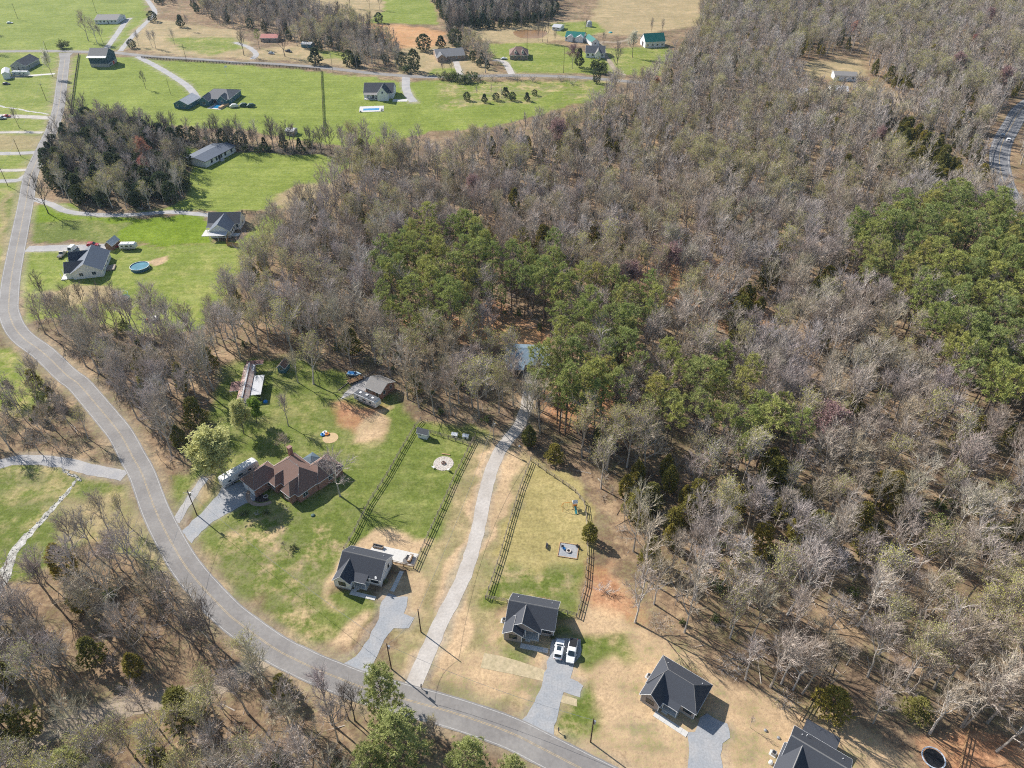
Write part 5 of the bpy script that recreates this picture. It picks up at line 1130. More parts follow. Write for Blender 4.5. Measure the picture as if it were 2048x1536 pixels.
for k in range(4): h.win('S', .15, 1.0, 1.2, 1.0, 1.0) if k == 0 else h.win('E', w-.15, d*k/4.5, 1.2, .9, 1.0)
fh('shed', 'small barn-shaped shed with brown roof near the rusty roof', 'shed', (557, 745), (571.5, 747), (567, 733), 0, M_BLUES, M_SHINGB, 2.1, 3.4, 'y', ov=.2, wins=1, doors=0, side=0)
h = fh('garage', 'red brick garage with grey-brown roof behind the white trailer', 'garage', (731, 773), (761, 786), (757, 751), 2.6, M_BRICK, M_SHINGT, 2.7, 4.3, 'x', wins=2, doors=1, side=2)
h = fh('shed', 'small white shed with grey roof inside the fenced green yard', 'shed', (835.5, 875), (854, 879.7), (841, 867), 0, M_WHITE, M_SHINGG, 1.9, 3.0, 'x', ov=.15, wins=0, doors=0, side=0); h.win('S', 0, .55, 1.0, .35, .6); h.win('S', 0, 1.0, 1.0, .35, .6)
h = fh('shed', 'small barn-shaped shed with metal roof beside the gravel drive', 'shed', (213, 500), (227, 501), (215, 487), 0, mat('brown_shed_boards', (.17, .10, .075), .8, .15, 1), M_METL, 2.2, 3.8, 'y', ov=.2, wins=0, doors=1, side=0)
for q, (u, v) in enumerate(((909, 872), (931, 875))):
    x, y = P(u, v); h = House('dog_house', ['white dog house nearer the small shed', 'white dog house in the far corner of the green yard'][q], 'dog house', (x-.8, y-.5), R(-12), M_WHITE, M_TRIM); h.gable(0, 1.6, 0, 1.2, .9, 1.25, 'x', .12, .1, .06, trim=False); h.opening('doorway', 'S', 0, .8, .1, .5, .6, M_BLACK, .04, False)
# ------------------------------------------------------------------ single trees of yards, fields and roadsides
def yt(kind, u, v, h, label, var=0, wide=1.0, group=None, rz=None):
    x, y = P(u, v); return place(kind, x, y, h, rs.uniform(0, 6.28) if rz is None else rz, label, group, var, wide)
yt('bare', 680, 992, 15.5, 'big bare tree leaning over the right end of the brick house', 5, 1.2)
yt('bare', 577, 852, 11.5, 'bare yard tree standing behind the brick house', 4)
yt('bud', 572, 905, 7, 'small brownish tree close behind the brick house chimney', 1, 1.2)
yt('willow', 448, 950, 14.5, 'huge pale yellow-green tree beside the motorhome', 0, 1.45)
yt('willow', 488, 868, 9.5, 'smaller pale green tree below the rusty roof', 0, 1.1)
yt('green', 514, 846, 8, 'bright green leafy tree at the end of the rusty roof')
yt('bud', 627, 768, 18.5, 'tall forked tree casting long shadows on the brick house lawn', 0, 1.15)
yt('bare', 596, 765, 13, 'slim bare tree left of the tall forked lawn tree', 2)
yt('yard', 570, 1098, 2.6, 'tiny bare ornamental tree in the front lawn', 2, 1.3); yt('gbush', 586, 1097, 1.3, 'small green shrub beside the tiny ornamental tree')
yt('yard', 97, 427, 17, 'large bare roadside tree above the bright lawn', 0, 1.1)
yt('yard', 292, 178, 11, 'lone bare tree in the middle of the far field', 1)
yt('pear', 106, 154, 12.5, 'white blossoming pear tree beside the far road', 0, .75)
yt('yard', 39, 256, 11, 'lone bare tree on the far left lawn', 2)
for k, (u, v, h) in enumerate(((177, 82, 21), (195, 87, 18), (207, 88, 14))): yt('bare', u, v, h, ['tallest of three bare trees before the white ranch house', 'middle one of three bare trees before the white ranch house', 'rightmost of three bare trees before the white ranch house'][k], k, 1.1)
yt('yard', -14, 104, 18, 'dark tree cut off by the far left edge', 1); yt('yard', -20, 66, 16, 'tree with dark crown at the top left edge', 0)
yt('gbush', 130, 97, 6, 'dark evergreen bush by the far junction'); yt('gbush', 124, 96, 4.5, 'smaller bush left of the dark bush by the junction', 1)
yt('darkcedar', 306, 43, 8, 'round dark cedar where the side lane forks', 0, 1.4); yt('darkcedar', 363, 54, 9, 'dark cedar on the tan far slope', 1, 1.3); yt('darkcedar', 265, 96, 6, 'dark shrub beside the lane mouth', 0, 1.5)
for k, (u, v) in enumerate(((278, 93), (305, 95), (312, 98), (350, 90), (376, 62))): yt('bare', u, v, 11 + k % 3, 'bare tree on the tan slope right of the side lane', k, .9, 'bare trees on the tan slope')
yt('yard', 488, 111, 17, 'big dark bare tree where the gravel drive meets the far road', 1, 1.1); yt('yard', 570, 113, 18, 'wide bare tree leaning over the far road shadow', 0, 1.2)
yt('pine', 519, 97, 13, 'small pine beside the red roofed house'); yt('darkcedar', 632, 128, 10.5, 'dense dark cedar on the bank above the far road', 1, 1.6)
yt('darkcedar', 699, 131, 10, 'dark cedar left of the roadside tree clump', 0, 1.3); yt('darkcedar', 714, 133, 7, 'low dark cedar in front of the roadside tree clump', 1, 1.5)
for k, (u, v) in enumerate(((722, 132), (738, 128), (752, 134), (770, 133), (790, 136))): yt('bare', u, v, 17 - k, 'bare tree in the roadside clump above the far drive', k, 1.0, 'roadside clump trees')
yt('darkcedar', 829, 143, 14, 'tall dark cedar beside the far road', 0, .9); yt('gbush', 811, 146, 5, 'round dark bush left of the tall roadside cedar', 2, 1.2)
for k, (u, v, h, s) in enumerate(((848, 101, 11, 1.5), (882, 95, 8, 1.7), (911, 90, 11, 1.3))): yt('darkcedar', u, v, h, ['left one of three cedars behind the brick ranch', 'middle smallest cedar behind the brick ranch', 'right one of three cedars behind the brick ranch'][k], k, s)
yt('yard', 886, 147, 8.5, 'left of two small bare trees before the brick ranch', 0); yt('yard', 903, 145, 8.5, 'right of two small bare trees before the brick ranch', 2)
yt('bare', 971, 146, 20, 'big grey bare tree between the two far brick houses', 3, 1.1)
for k, (u, v) in enumerate(((890, 158), (905, 162), (930, 165), (945, 163))): yt('gbush', u, v, 5 + k % 2, 'dark bush along the near side of the far road', k, 1.4, 'bushes along the far road')
for k, (u, v) in enumerate(((960, 160), (985, 161), (1035, 160), (1065, 164), (1120, 162), (1145, 168))): yt('bush', u, v, 5.5, 'grey brush along the fence below the far road', k, 1.2, 'roadside brush')
for k, (u, v, h) in enumerate(((934, 201, 5), (969, 205, 5), (992, 201, 4.5), (1011, 193, 5.5), (1025, 201, 5), (1054, 202, 5), (1069, 191, 3.5))): yt('darkcedar', u, v, h, 'small round cedar dotting the rough far field', k, 1.3, 'small cedars in the rough field')
for k, (u, v) in enumerate(((954, 193), (982, 190), (1003, 197))): yt('sapling', u, v, 7, 'thin bare sapling in the rough far field', k, .8, 'saplings in the rough field')
yt('yard', 1233, 148, 20, 'tall dark forked tree beside the reddish farm track', 1, .9); yt('pear', 1265, 115, 13, 'white blossoming tree right of the farmhouse', 0, .9)
yt('pink', 1144, 137, 15, 'pinkish bare tree before the white farmhouse', 0, 1.1); yt('darkcedar', 1158, 134, 12, 'slim dark cedar before the white farmhouse', 1, .9); yt('gbush', 1192, 145, 9, 'round evergreen tree before the farmhouse porch', 2, 1.1)
yt('darkcedar', 1193, 166, 9, 'dark cedar at the bend of the far road', 0, .9)
for k, (u, v, h) in enumerate(((1076, 84, 17), (1085, 84, 17), (1095, 85, 18), (1110, 89, 11))): yt('yard', u, v, h, 'tall bare tree right of the muddy pond', k, .6, 'trees by the muddy pond')
for k, (u, v) in enumerate(((1302, 68), (1323, 69), (1171, 68), (1208, 96))): yt('yard', u, v, 11, ['bare tree left behind the green roofed barn', 'bare tree right behind the green roofed barn', 'small bare tree behind the green roofed cottage', 'small bare tree right of the green roofed cottage'][k], k, .7)
yt('yard', 1400, 39, 15, 'dark forked tree at the edge of the far tan field', 0); yt('bud', 1293, 103, 4.5, 'small reddish tree in front of the green roofed barn', 0)
yt('darkcedar', 758, 46, 8, 'dark bush at the edge of the orange field', 0, 1.3)
for k, (u, v) in enumerate(((700, 15), (740, 18), (760, 20))): yt('yard', u, v, 14, 'bare tree on the far slope left of the green field', k, .8, 'far slope trees')
# near roadside trees
yt('bushpine', 772, 1424, 15, 'tall pine overhanging the road at the lane mouth', 1, .85); yt('bushpine', 795, 1530, 16, 'broad pine just below the road near the lane mouth', 0, 1.1); yt('bushpine', 748, 1560, 12, 'shorter pine left of the broad roadside pine', 2, .9)
yt('bushpine', 938, 1552, 11.5, 'bushy pine at the bottom edge below the road', 1, 1.1); yt('bushpine', 1030, 1568, 9, 'right-hand bushy pine cut by the bottom edge', 0, 1.1); yt('bushpine', 858, 1620, 12, 'pine cut by the bottom edge below the broad pine', 2, 1.0)
yt('bushpine', 165, 1580, 12, 'broad green pine at the lower left edge', 1, 1.2); yt('bushpine', 215, 1600, 11, 'lower pine cut by the bottom left edge', 0, 1.0)
yt('cedar', 30, 1480, 9, 'olive cedar at the lower left corner', 2, 1.5); yt('cedar', 375, 1440, 10.5, 'tall olive cedar beside the dirt track', 0, 1.1); yt('cedar', 322, 1530, 6, 'small green cedar below the dirt track', 1, 1.3)
yt('yard', 710, 1442, 13, 'forked bare tree standing over the near road edge', 1, .9); yt('yard', 698, 1440, 12, 'slim bare tree left of the forked roadside tree', 2, .8)
yt('bud', 508, 1335, 12, 'grey-green tree at the road bend below the lawn', 1, 1.1); yt('yard', 430, 1290, 14, 'bare tree spreading over the road by the bend', 0, 1.1); yt('yard', 400, 1305, 13, 'bare tree left of the one spreading over the road', 2)
yt('bud', 255, 1050, 11, 'slender yellow-tipped tree beside the left road', 2, .8); yt('sapling', 872, 1480, 9, 'thin sapling between the roadside pines', 0); yt('bud', 868, 1475, 8, 'small leafy sapling right of the roadside pine', 2, .7)
yt('cedar', 1058, 890, 7, 'cedar at the bend of the gravel lane', 1, 1.3); yt('cedar', 1108, 922, 6, 'cedar outside the fence corner', 0, 1.3); yt('cedar', 1178, 1080, 6, 'cedar pushing over the right fence', 3, 1.2)
yt('bare', 1270, 1245, 17, 'pale bare tree at the corner of the straw clearing', 3, 1.05); yt('cedar', 1660, 1420, 6.5, 'round olive cedar behind the bottom edge house', 2, 1.5); yt('cedar', 1830, 1430, 5, 'small olive shrub cedar in the trampoline yard', 2, 1.5)
for k, (u, v, h) in enumerate(((1541, 1374, 20), (1586, 1380, 16), (1746, 1447, 12), (1856, 1352, 21), (1884, 1342, 20), (1902, 1353, 19), (1926, 1454, 19), (1993, 1502, 19), (1818, 1387, 15))): yt('bare', u, v, h, 'pale trunked bare tree at the edge behind the bottom edge house', k, .95, 'edge trees behind the bottom right houses')
for k, (u, v, h) in enumerate(((1130, 865, 24), (1160, 865, 23), (1118, 866, 22), (1178, 845, 22), (1138, 800, 22), (1200, 830, 21))): yt('pine', u, v, h, 'tall pine with long bare trunk beside the gravel lane', k, .95, 'pines beside the gravel lane')
yt('bush', 1210, 1185, 3, 'dry grey shrub outside the right fence', 0, 1.4); yt('sapling', 1500, 1455, 5, 'thin sapling right of the hipped house', 1, .6)
for k in range(9):
    u, v = 400 + k*22 + rs.uniform(-6, 6), 292 + k*1.5 + rs.uniform(-3, 3); yt('yard', u, v, rs.uniform(10, 15), 'tall thin dark tree in the creekside row', k, .7, 'creekside row trees')
for k, (u, v, h) in enumerate(((95, 610, 13), (150, 634, 13), (180, 640, 15), (210, 645, 14), (250, 650, 16), (300, 652, 12), (325, 655, 11), (390, 690, 15))): yt('yard', u, v, h, 'dark bare tree in the row below the round pool yard', k, .85, 'row below the pool yard')

# ------------------------------------------------------------------ fences
def fence(name, label, px, sp=2.44, hgt=1.4, rails=3, m=M_WOOD, long_rails=False, pw=.16, rw=.16, gap=None):
    pts = W(px); t = thing(name, label, 'fence', (pts[0][0], pts[0][1], 0)); o0 = Vector((pts[0][0], pts[0][1], 0))
    pm = MB().box(-pw/2, pw/2, -pw/2, pw/2, 0, hgt).mesh('post', m); rc = {}
    for a, b_ in zip(pts[:-1], pts[1:]):
        L = math.hypot(b_[0]-a[0], b_[1]-a[1]); ang = math.atan2(b_[1]-a[1], b_[0]-a[0]); n_ = max(1, round(L/sp)); st = L/n_
        for k in range(n_ + 1):
            x, y = a[0]+(b_[0]-a[0])*k/n_, a[1]+(b_[1]-a[1])*k/n_
            if k < n_ or b_ == pts[-1]: link('post', pm, t, Vector((x, y, 0)) - o0, ang)
            if k < n_ and not long_rails:
                key = round(st, 2)
                if key not in rc: rc[key] = MB().box(.02, st-.02, pw/2+.002, pw/2+.035, -rw/2, rw/2).mesh('rail', m)
                for r_ in range(rails): link('rail', rc[key], t, Vector((x, y, hgt*(.28 + .62*r_/(rails-1)))) - o0, ang)
        if long_rails:
            for r_ in range(rails):
                z = hgt*(.25 + .68*r_/(rails-1)); o = MB().box(0, L, pw/2+.002, pw/2+.04, z-rw/2, z+rw/2).obj('rail', m, t, Vector((a[0], a[1], 0)) - o0, ang)
    return t
F1 = zs([(1320, 290), (1270, 350), (1180, 500), (1050, 730), (900, 960), (790, 1180), (705, 1330)], 512, 768)
fence('plank_fence', 'three rail wooden fence on the left side of the green yard', F1)
fence('plank_fence', 'three rail wooden fence on the lane side of the green yard', zs([(1755, 420), (1715, 495), (1600, 720), (1480, 990), (1350, 1270), (1260, 1475)], 512, 768))
fence('plank_fence', 'cross fence at the back of the green yard behind the fire circle', zs([(1395, 395), (1480, 420), (1715, 495)], 512, 768))
fence('wire_fence', 'thin dark fence at the far end of the green yard', zs([(1320, 290), (1540, 355), (1755, 420)], 512, 768), rails=2, m=M_WOODD, pw=.09, rw=.05)
fence('plank_fence', 'short wooden fence between the white house and the lane fence', zs([(1095, 1440), (1180, 1460), (1260, 1475)], 512, 768), m=M_WOODN)
fence('plank_fence', 'long wooden fence along the lane side of the golden yard', [(1061, 922), (1040, 975), (1020, 1040), (1000, 1110), (971, 1198)])
fence('plank_fence', 'wooden fence along the woods side of the golden yard', [(1061, 922), (1092, 945), (1125, 967), (1150, 985), (1168, 1008), (1172, 1040), (1173, 1070), (1175, 1110), (1170, 1170), (1153, 1234)])
fence('plank_fence', 'short fence left of the taupe house with cars', [(971, 1198), (990, 1201), (1015, 1206)]); fence('plank_fence', 'short fence right of the taupe house with cars', [(1116, 1224), (1135, 1229), (1153, 1234)])
fence('plank_fence', 'fresh wooden fence running into the woods behind the bottom house', [(1600, 1440), (1622, 1400), (1640, 1360), (1665, 1300)], m=M_WOODN, hgt=1.5)
fence('plank_fence', 'fresh wooden fence right of the trampoline', [(1918, 1536), (1928, 1490), (1939, 1442)], m=M_WOODN)
fence('dark_fence', 'dark plank fence along the far road above the field', W and [(284, 117), (340, 121), (420, 126), (520, 132), (640, 141)], rails=4, m=M_WOODD, long_rails=True, hgt=1.5, pw=.2, rw=.2)
fence('dark_fence', 'dark plank fence dividing the far field', [(642, 142), (645, 200), (648, 272)], rails=4, m=M_WOODD, long_rails=True, hgt=1.5, pw=.2, rw=.2)
fence('dark_fence', 'dark plank fence on the field side of the far road', [(158, 110), (150, 165), (142, 228)], rails=4, m=M_WOODD, long_rails=True, hgt=1.5, pw=.2, rw=.2)
fence('dark_fence', 'dark fence along the creek below the far field', [(142, 228), (160, 242), (280, 262), (420, 278)], rails=3, m=M_WOODD, long_rails=True, hgt=1.3)
fence('plank_fence', 'dark fence running right from the white gabled house', [(484, 426), (512, 427), (545, 432)], m=M_WOODD); fence('plank_fence', 'dark fence beside the white gabled house', [(486, 426), (480, 445)], m=M_WOODD, hgt=1.6, rails=4)
t = thing('board_fence', 'new orange board fence beside the white gabled house', 'fence', (*P(457, 478), 0))
for a, b_ in (((457, 476), (454, 492)), ((454, 492), (478, 494))):
    A, B = P(*a), P(*b_); L = math.hypot(B[0]-A[0], B[1]-A[1]); n_ = int(L/.3); ang = math.atan2(B[1]-A[1], B[0]-A[0])
    bm_ = MB().box(0, .27, -.015, .015, 0, 1.8).mesh('board', M_WOODN)
    for k in range(n_): link('board', bm_, t, Vector((A[0]+(B[0]-A[0])*k/n_, A[1]+(B[1]-A[1])*k/n_, .02)) - t.location, ang)
# highway crash barrier
hb_ = [(x, y) for x, y in HWY]; t = thing('crash_barrier', 'steel crash barrier along the highway edge', 'barrier', (0, 0, 0))
off = []
for i, (x, y) in enumerate(hb_):
    a, b_ = hb_[max(i-1, 0)], hb_[min(i+1, len(hb_)-1)]; L = math.hypot(b_[0]-a[0], b_[1]-a[1]); off.append((x - (b_[1]-a[1])/L*-6.4, y + (b_[0]-a[0])/L*6.4))
pmh = MB().box(-.08, .08, -.08, .08, 0, .75).mesh('post', M_STEEL)
for i, (x, y) in enumerate(off):
    if i % 2 == 0: link('post', pmh, t, (x, y, 0))
mb = MB(); mb.tube([(x, y, .65) for x, y in off], .16, 4); mb.obj('rail', M_STEEL, t)

# ------------------------------------------------------------------ utility poles and wires
POLES = {}
def pole(key, u, v, h, label, m=M_POLE, arm=True, tank=False, rz=0, r=.15):
    x, y = P(u, v); t = thing('utility_pole', label, 'utility pole', (x, y, 0), rz); POLES[key] = (x, y, h)
    MB().tube([(0, 0, -.3), (0, 0, h)], [r, r*.7], 8).obj('pole', m, t)
    if arm:
        MB().box(-1.1, 1.1, -.05, .05, h-.75, h-.63).obj('crossarm', M_WOOD, t)
        for q in (-1, -.35, .35, 1): MB().cyl(q, 0, h-.63, h-.45, .05, 6).obj('insulator', M_TRIM, t)
    if tank: MB().cyl(.3, .05, h-1.9, h-1.0, .24, 10).obj('transformer', M_STEEL, t)
pole('a', 394, 1030, 9.0, 'utility pole with lamp arm between the two gravel drives', tank=True, rz=.3); pole('b', 842, 1264, 8.4, 'plain brown utility pole beside the gravel lane', arm=False)
pole('c', 783, 1338, 9.5, 'utility pole with transformer behind the roadside pine', tank=True, arm=False); pole('d', 1181, 1484, 9, 'utility pole with transformer on the straw lot', tank=True, arm=False)
pole('e', 988, 890, 9, 'grey utility pole at the top of the gravel lane', m=M_POLEG, tank=True, arm=False); pole('f', 345, 1190, 9, 'dark utility pole among trees at the left road edge', arm=True)
pole('g', 93, 201, 10, 'utility pole left of the far road', arm=True); pole('h', 42, 313, 9, 'utility pole on the far left lawn', arm=False); pole('i', 16, 372, 9, 'utility pole at the left edge above the bend')
pole('j', 36, 38, 12, 'lone utility pole in the top left field'); pole('k', 98, 112, 10, 'utility pole beside the far junction'); pole('l', 374, 125, 12, 'utility pole along the dark far fence'); pole('m', 342, 190, 10, 'thin pole in the field near the blue-green house', r=.1, arm=False)
pole('n', 666, 144, 12, 'pale utility pole beside the far road bank', m=M_POLEG); pole('o', 1127, 146, 16, 'tall thin pole left of the white farmhouse', arm=False); pole('q', 1054, 100, 16, 'pole behind the brown hipped house', arm=False); pole('p', 193, 26, 11, 'pole behind the white ranch house', arm=False)
fp = P(455, 160); t = thing('flagpole', 'thin white flagpole on the lawn of the blue-green house', 'flagpole', (*fp, 0)); MB().cyl(0, 0, 0, 9, .06, 6).obj('pole', M_TRIM, t); MB().box(.06, 1.6, -.02, .02, 7.8, 8.9).obj('flag', M_TRIM, t)
def wire(a, b_, label, dz=.5, sag=1.2, end=None):
    A = POLES[a]; B = POLES[b_] if end is None else end; pts = []
    for k in range(15):
        s_ = k/14; pts.append((A[0]+(B[0]-A[0])*s_, A[1]+(B[1]-A[1])*s_, (A[2]-dz)*(1-s_)+(B[2]-dz)*s_ - sag*4*s_*(1-s_)))
    o = MB().tube(pts, .03, 4).obj('overhead_wire', M_STEEL); tag(o, label, 'wire')
wire('a', 'f', 'overhead wire from the lamp pole across the road'); wire('a', 'c', 'long overhead wire above the front lawn', sag=2.0); wire('c', 'd', 'overhead wire along the near road', sag=1.8); wire('c', 'b', 'overhead wire to the plain lane pole'); wire('b', 'e', 'overhead wire up the gravel lane', sag=2.2)
wire('f', 'i', 'overhead wire following the left road', sag=4) if False else None
wire('i', 'h', 'overhead wire at the far left lawns'); wire('h', 'g', 'overhead wire beside the far left road'); wire('g', 'k', 'overhead wire to the far junction')
# ------------------------------------------------------------------ vehicles
def wheel(t, x, y, r=.36, w=.24):
    mb = MB(); mb.tube([(0, -w/2, 0), (0, w/2, 0)], r, 14); wh = mb.obj('wheel', M_TYRE, t, (x, y, r)); s = 1 if y > 0 else -1
    MB().tube([(0, s*(w/2-.02), 0), (0, s*(w/2+.02), 0)], r*.6, 10).obj('rim', M_STEEL, wh)
def loft(mb, secs):
    """rings of points joined into a closed body"""
    k = len(secs[0]); b = len(mb.v)
    for s in secs: mb.v.extend(s)
    for i in range(len(secs)-1):
        for j in range(k): mb.f.append((b+i*k+j, b+i*k+(j+1) % k, b+(i+1)*k+(j+1) % k, b+(i+1)*k+j))
    mb.f.append(tuple(b+j for j in range(k-1, -1, -1))); mb.f.append(tuple(b+(len(secs)-1)*k+j for j in range(k)))
def ring(x, w, z0, z1, tw=None, r=.12):
    h = w/2; tt = (tw or w)/2; return [(x, -h+r, z0), (x, h-r, z0), (x, h, z0+r), (x, h, z1-r), (x, tt-r, z1), (x, -tt+r, z1), (x, -h, z1-r), (x, -h, z0+r)]
def car(kind, u, v, deg, m, label, name=None, k=1.0, sunroof=False, group=None):
    x, y = P(u, v); t = thing(name or ('pickup_truck' if kind == 'pickup' else 'car'), label, 'truck' if kind == 'pickup' else 'car', (x, y, 0), R(deg), group); t.scale = (k, k, k)
    L = 5.7 if kind == 'pickup' else 4.7; W_ = 1.9
    mb = MB(); hood = .98 if kind != 'car' else .85
    prof = [(-L/2, W_*.86, .45, hood*.92), (-L/2+.25, W_*.97, .32, hood), (-L*.2, W_, .28, hood+.04), (L*.15, W_, .28, hood+.04), (L/2-.5, W_*.97, .3, hood-.05), (L/2-.06, W_*.84, .42, hood-.2)]
    loft(mb, [ring(a, w, z0, z1) for a, w, z0, z1 in prof]); mb.obj('body', m, t)
    top = {'suv': 1.72, 'car': 1.45, 'pickup': 1.82, 'van': 2.2}[kind]; c0, c1 = {'suv': (-L/2+.25, .95), 'car': (-1.6, 1.05), 'pickup': (-.55, 1.45), 'van': (-L/2+.1, 1.6)}[kind]
    mb = MB(); loft(mb, [ring(c0, W_*.9, hood-.05, hood+.1, W_*.8, .05), ring(c0+.3, W_*.9, hood-.05, top-.03, W_*.74, .07), ring((c0+c1)/2, W_*.9, hood-.05, top, W_*.74, .07), ring(c1-.75, W_*.9, hood-.05, top-.05, W_*.72, .07), ring(c1, W_*.88, hood-.05, hood+.05, W_*.8, .04)])
    mb.obj('cabin', m, t)
    # glass laid just proud of the cabin
    g = MB(); g.add([(c1+.01, -W_*.38, hood+.09), (c1+.01, W_*.38, hood+.09), (c1-.72, W_*.33, top-.05), (c1-.72, -W_*.33, top-.05)], [(0, 1, 2, 3)]); q = g.v[:]
    g.v = [(a+.02, b_, z+.03) for a, b_, z in q]; g.obj('windscreen', M_GLASS, t, fix=False)
    g = MB(); g.add([(c0-.02, -W_*.36, hood+.14), (c0-.02, W_*.36, hood+.14), (c0+.27, W_*.31, top-.05), (c0+.27, -W_*.31, top-.05)], [(3, 2, 1, 0)]); g.obj('rear_window', M_GLASS, t, fix=False)
    for s in (-1, 1):
        g = MB(); a0, a1 = c0+.42, c1-.85; g.add([(a0, s*(W_*.452), hood+.08), (a1+.35, s*(W_*.452), hood+.08), (a1, s*(W_*.395), top-.14), (a0, s*(W_*.395), top-.14)], [(0, 1, 2, 3)]); g.obj('side_window', M_GLASS, t, fix=False)
        MB().box(L/2-.3, L/2-.04, s*.62-.2, s*.62+.2, hood-.32, hood-.16).obj('headlight', M_TRIM, t); MB().box(-L/2-.02, -L/2+.15, s*.7-.12, s*.7+.12, hood-.3, hood-.08).obj('tail_light', M_REDP, t)
        MB().box(c1-.55, c1-.35, s*W_*.5, s*(W_*.5+.16), hood+.02, hood+.18).obj('mirror', m, t)
        for a in (-L*.3, L*.31): wheel(t, a, s*(W_/2-.12))
    if kind == 'pickup': MB().box(-L/2+.12, c0-.06, -W_*.42, W_*.42, hood+.0, hood+.06).obj('bed', M_BLACK, t)
    if sunroof: MB().box(-.9, .1, -.45, .45, top-.01, top+.02).obj('sunroof', M_GLASS, t)
    return t
car('suv', 1118, 1302, 79, M_CARW, 'white sport utility car with dark sunroof before the taupe house', sunroof=True)
car('pickup', 1143.5, 1305, -103, M_CARW, 'white pickup truck with dark bed before the taupe house')
car('suv', 187, 492, 2, M_CARR, 'red sport utility car on the gravel drive'); car('pickup', 125, 511, 95, M_CART, 'tan pickup truck parked by the left gravel drive')
car('van', 147, 500, 85, M_CARW, 'white van parked at the porch of the pool house', 'van'); car('car', 13, 169, 5, M_CARD, 'dark car with red stripe at the far left edge')
car('car', 1008, 118.5, 10, M_CARW, 'white car beside the brown hipped house'); car('suv', 2004, 273, 60, M_CARS, 'pale car leading on the highway'); car('suv', 2016, 282, 60, M_CARW, 'white car following on the highway')
car('car', 14, 234, 0, M_CARR, 'red car on the far left gravel drive'); car('suv', 5, 238, 0, M_CARS, 'pale car beside the red car at the far left')
car('pickup', 577, 104, -25, M_CARD, 'dark pickup under the far bare tree'); car('car', 543, 108, -10, M_CARS, 'grey car near the red roofed house'); car('suv', 238, 33, 0, M_CARW, 'white car beside the white ranch house')
car('car', 20, 47, 15, M_CARW, 'white car in the top left field'); car('car', 232, 495, 20, M_CARR, 'small red car behind the barn-shaped shed', k=.7)
def camper(u, v, deg, L, label, name='travel_trailer', Hh=2.7, roofm=M_CAMP, tow=True, cab=False, Wd=2.4):
    x, y = P(u, v); t = thing(name, label, 'trailer' if name != 'motorhome' else 'motorhome', (x, y, 0), R(deg)); zb = .55
    mb = MB(); loft(mb, [ring(a, Wd, zb + e, Hh - e2, Wd*.96, .15) for a, e, e2 in ((-L/2, .12, .25), (-L/2+.3, 0, .05), (0, 0, 0), (L/2-.5, 0, .05), (L/2, .35 if not cab else 0, .45))]); mb.obj('body', M_CAMP, t)
    MB().box(-L/2+.3, L/2-.5, -Wd*.44, Wd*.44, Hh+.002, Hh+.04).obj('roof', roofm, t)
    for a in (-L*.28, .1, L*.27): MB().box(a-.35, a+.35, -.35, .35, Hh+.04, Hh+.3 if a == .1 else Hh+.14).obj('roof_vent' if a != .1 else 'roof_air_conditioner', M_TRIM, t)
    for s in (-1, 1):
        for a, w in ((-L*.32, .8), (-.2, 1.3), (L*.24, .9)): MB().box(a-w/2, a+w/2, s*(Wd/2+.003)-.012, s*(Wd/2+.003)+.012, 1.55, 2.15).obj('window', M_GLASS, t)
        MB().box(-L/2+.4, L/2-.5, s*(Wd/2+.003)-.008, s*(Wd/2+.003)+.008, .85, 1.25).obj('stripe', M_STRIPE, t)
        for a in ((-.55, .35) if not cab else (-L*.25, L*.36)): wheel(t, a, s*(Wd/2-.15), .36)
    if tow: MB().tube([(L/2-.1, 0, .6), (L/2+1.1, 0, .5)], .06, 5).obj('tow_bar', M_BLACK, t)
    if cab: mb = MB(); mb.add([(L/2+.02, -Wd*.4, 1.5), (L/2+.02, Wd*.4, 1.5), (L/2-.1, Wd*.4, 2.2), (L/2-.1, -Wd*.4, 2.2)], [(0, 1, 2, 3)]); mb.obj('windscreen', M_GLASS, t, fix=False)
    return t
camper(736, 806, -32, 8.6, 'white travel trailer with dark roof beside the brick garage', roofm=M_ROOFD, Hh=3.0); camper(481, 954, 47, 10.5, 'long pale motorhome beside the brown roofed house', 'motorhome', 3.2, tow=False, cab=True)
camper(259, 498, 2, 6.4, 'white camper trailer beside the barn-shaped shed'); camper(44, 152, -2, 11, 'long white camper trailer before the grey house', Hh=3.1)
# boat on the grass
x, y = P(709, 750); t = thing('boat', 'small pale blue boat at the edge of the woods', 'boat', (x, y, 0), R(-10)); mb = MB()
loft(mb, [[(a, -w, .25+e), (a, 0, .1+e), (a, w, .25+e), (a, w*1.15, .8), (a, 0, .72), (a, -w*1.15, .8)] for a, w, e in ((-2.2, .75, 0), (-.5, .8, 0), (1.0, .65, .05), (2.3, .08, .4))]); mb.obj('hull', mat('boat_blue', (.35, .48, .58), .4, 0), t); MB().box(-2, .6, -.55, .55, .75, .83).obj('cockpit', M_BLUE, t); MB().box(.3, .5, -.5, .5, .83, 1.15).obj('windscreen', M_GLASS, t)
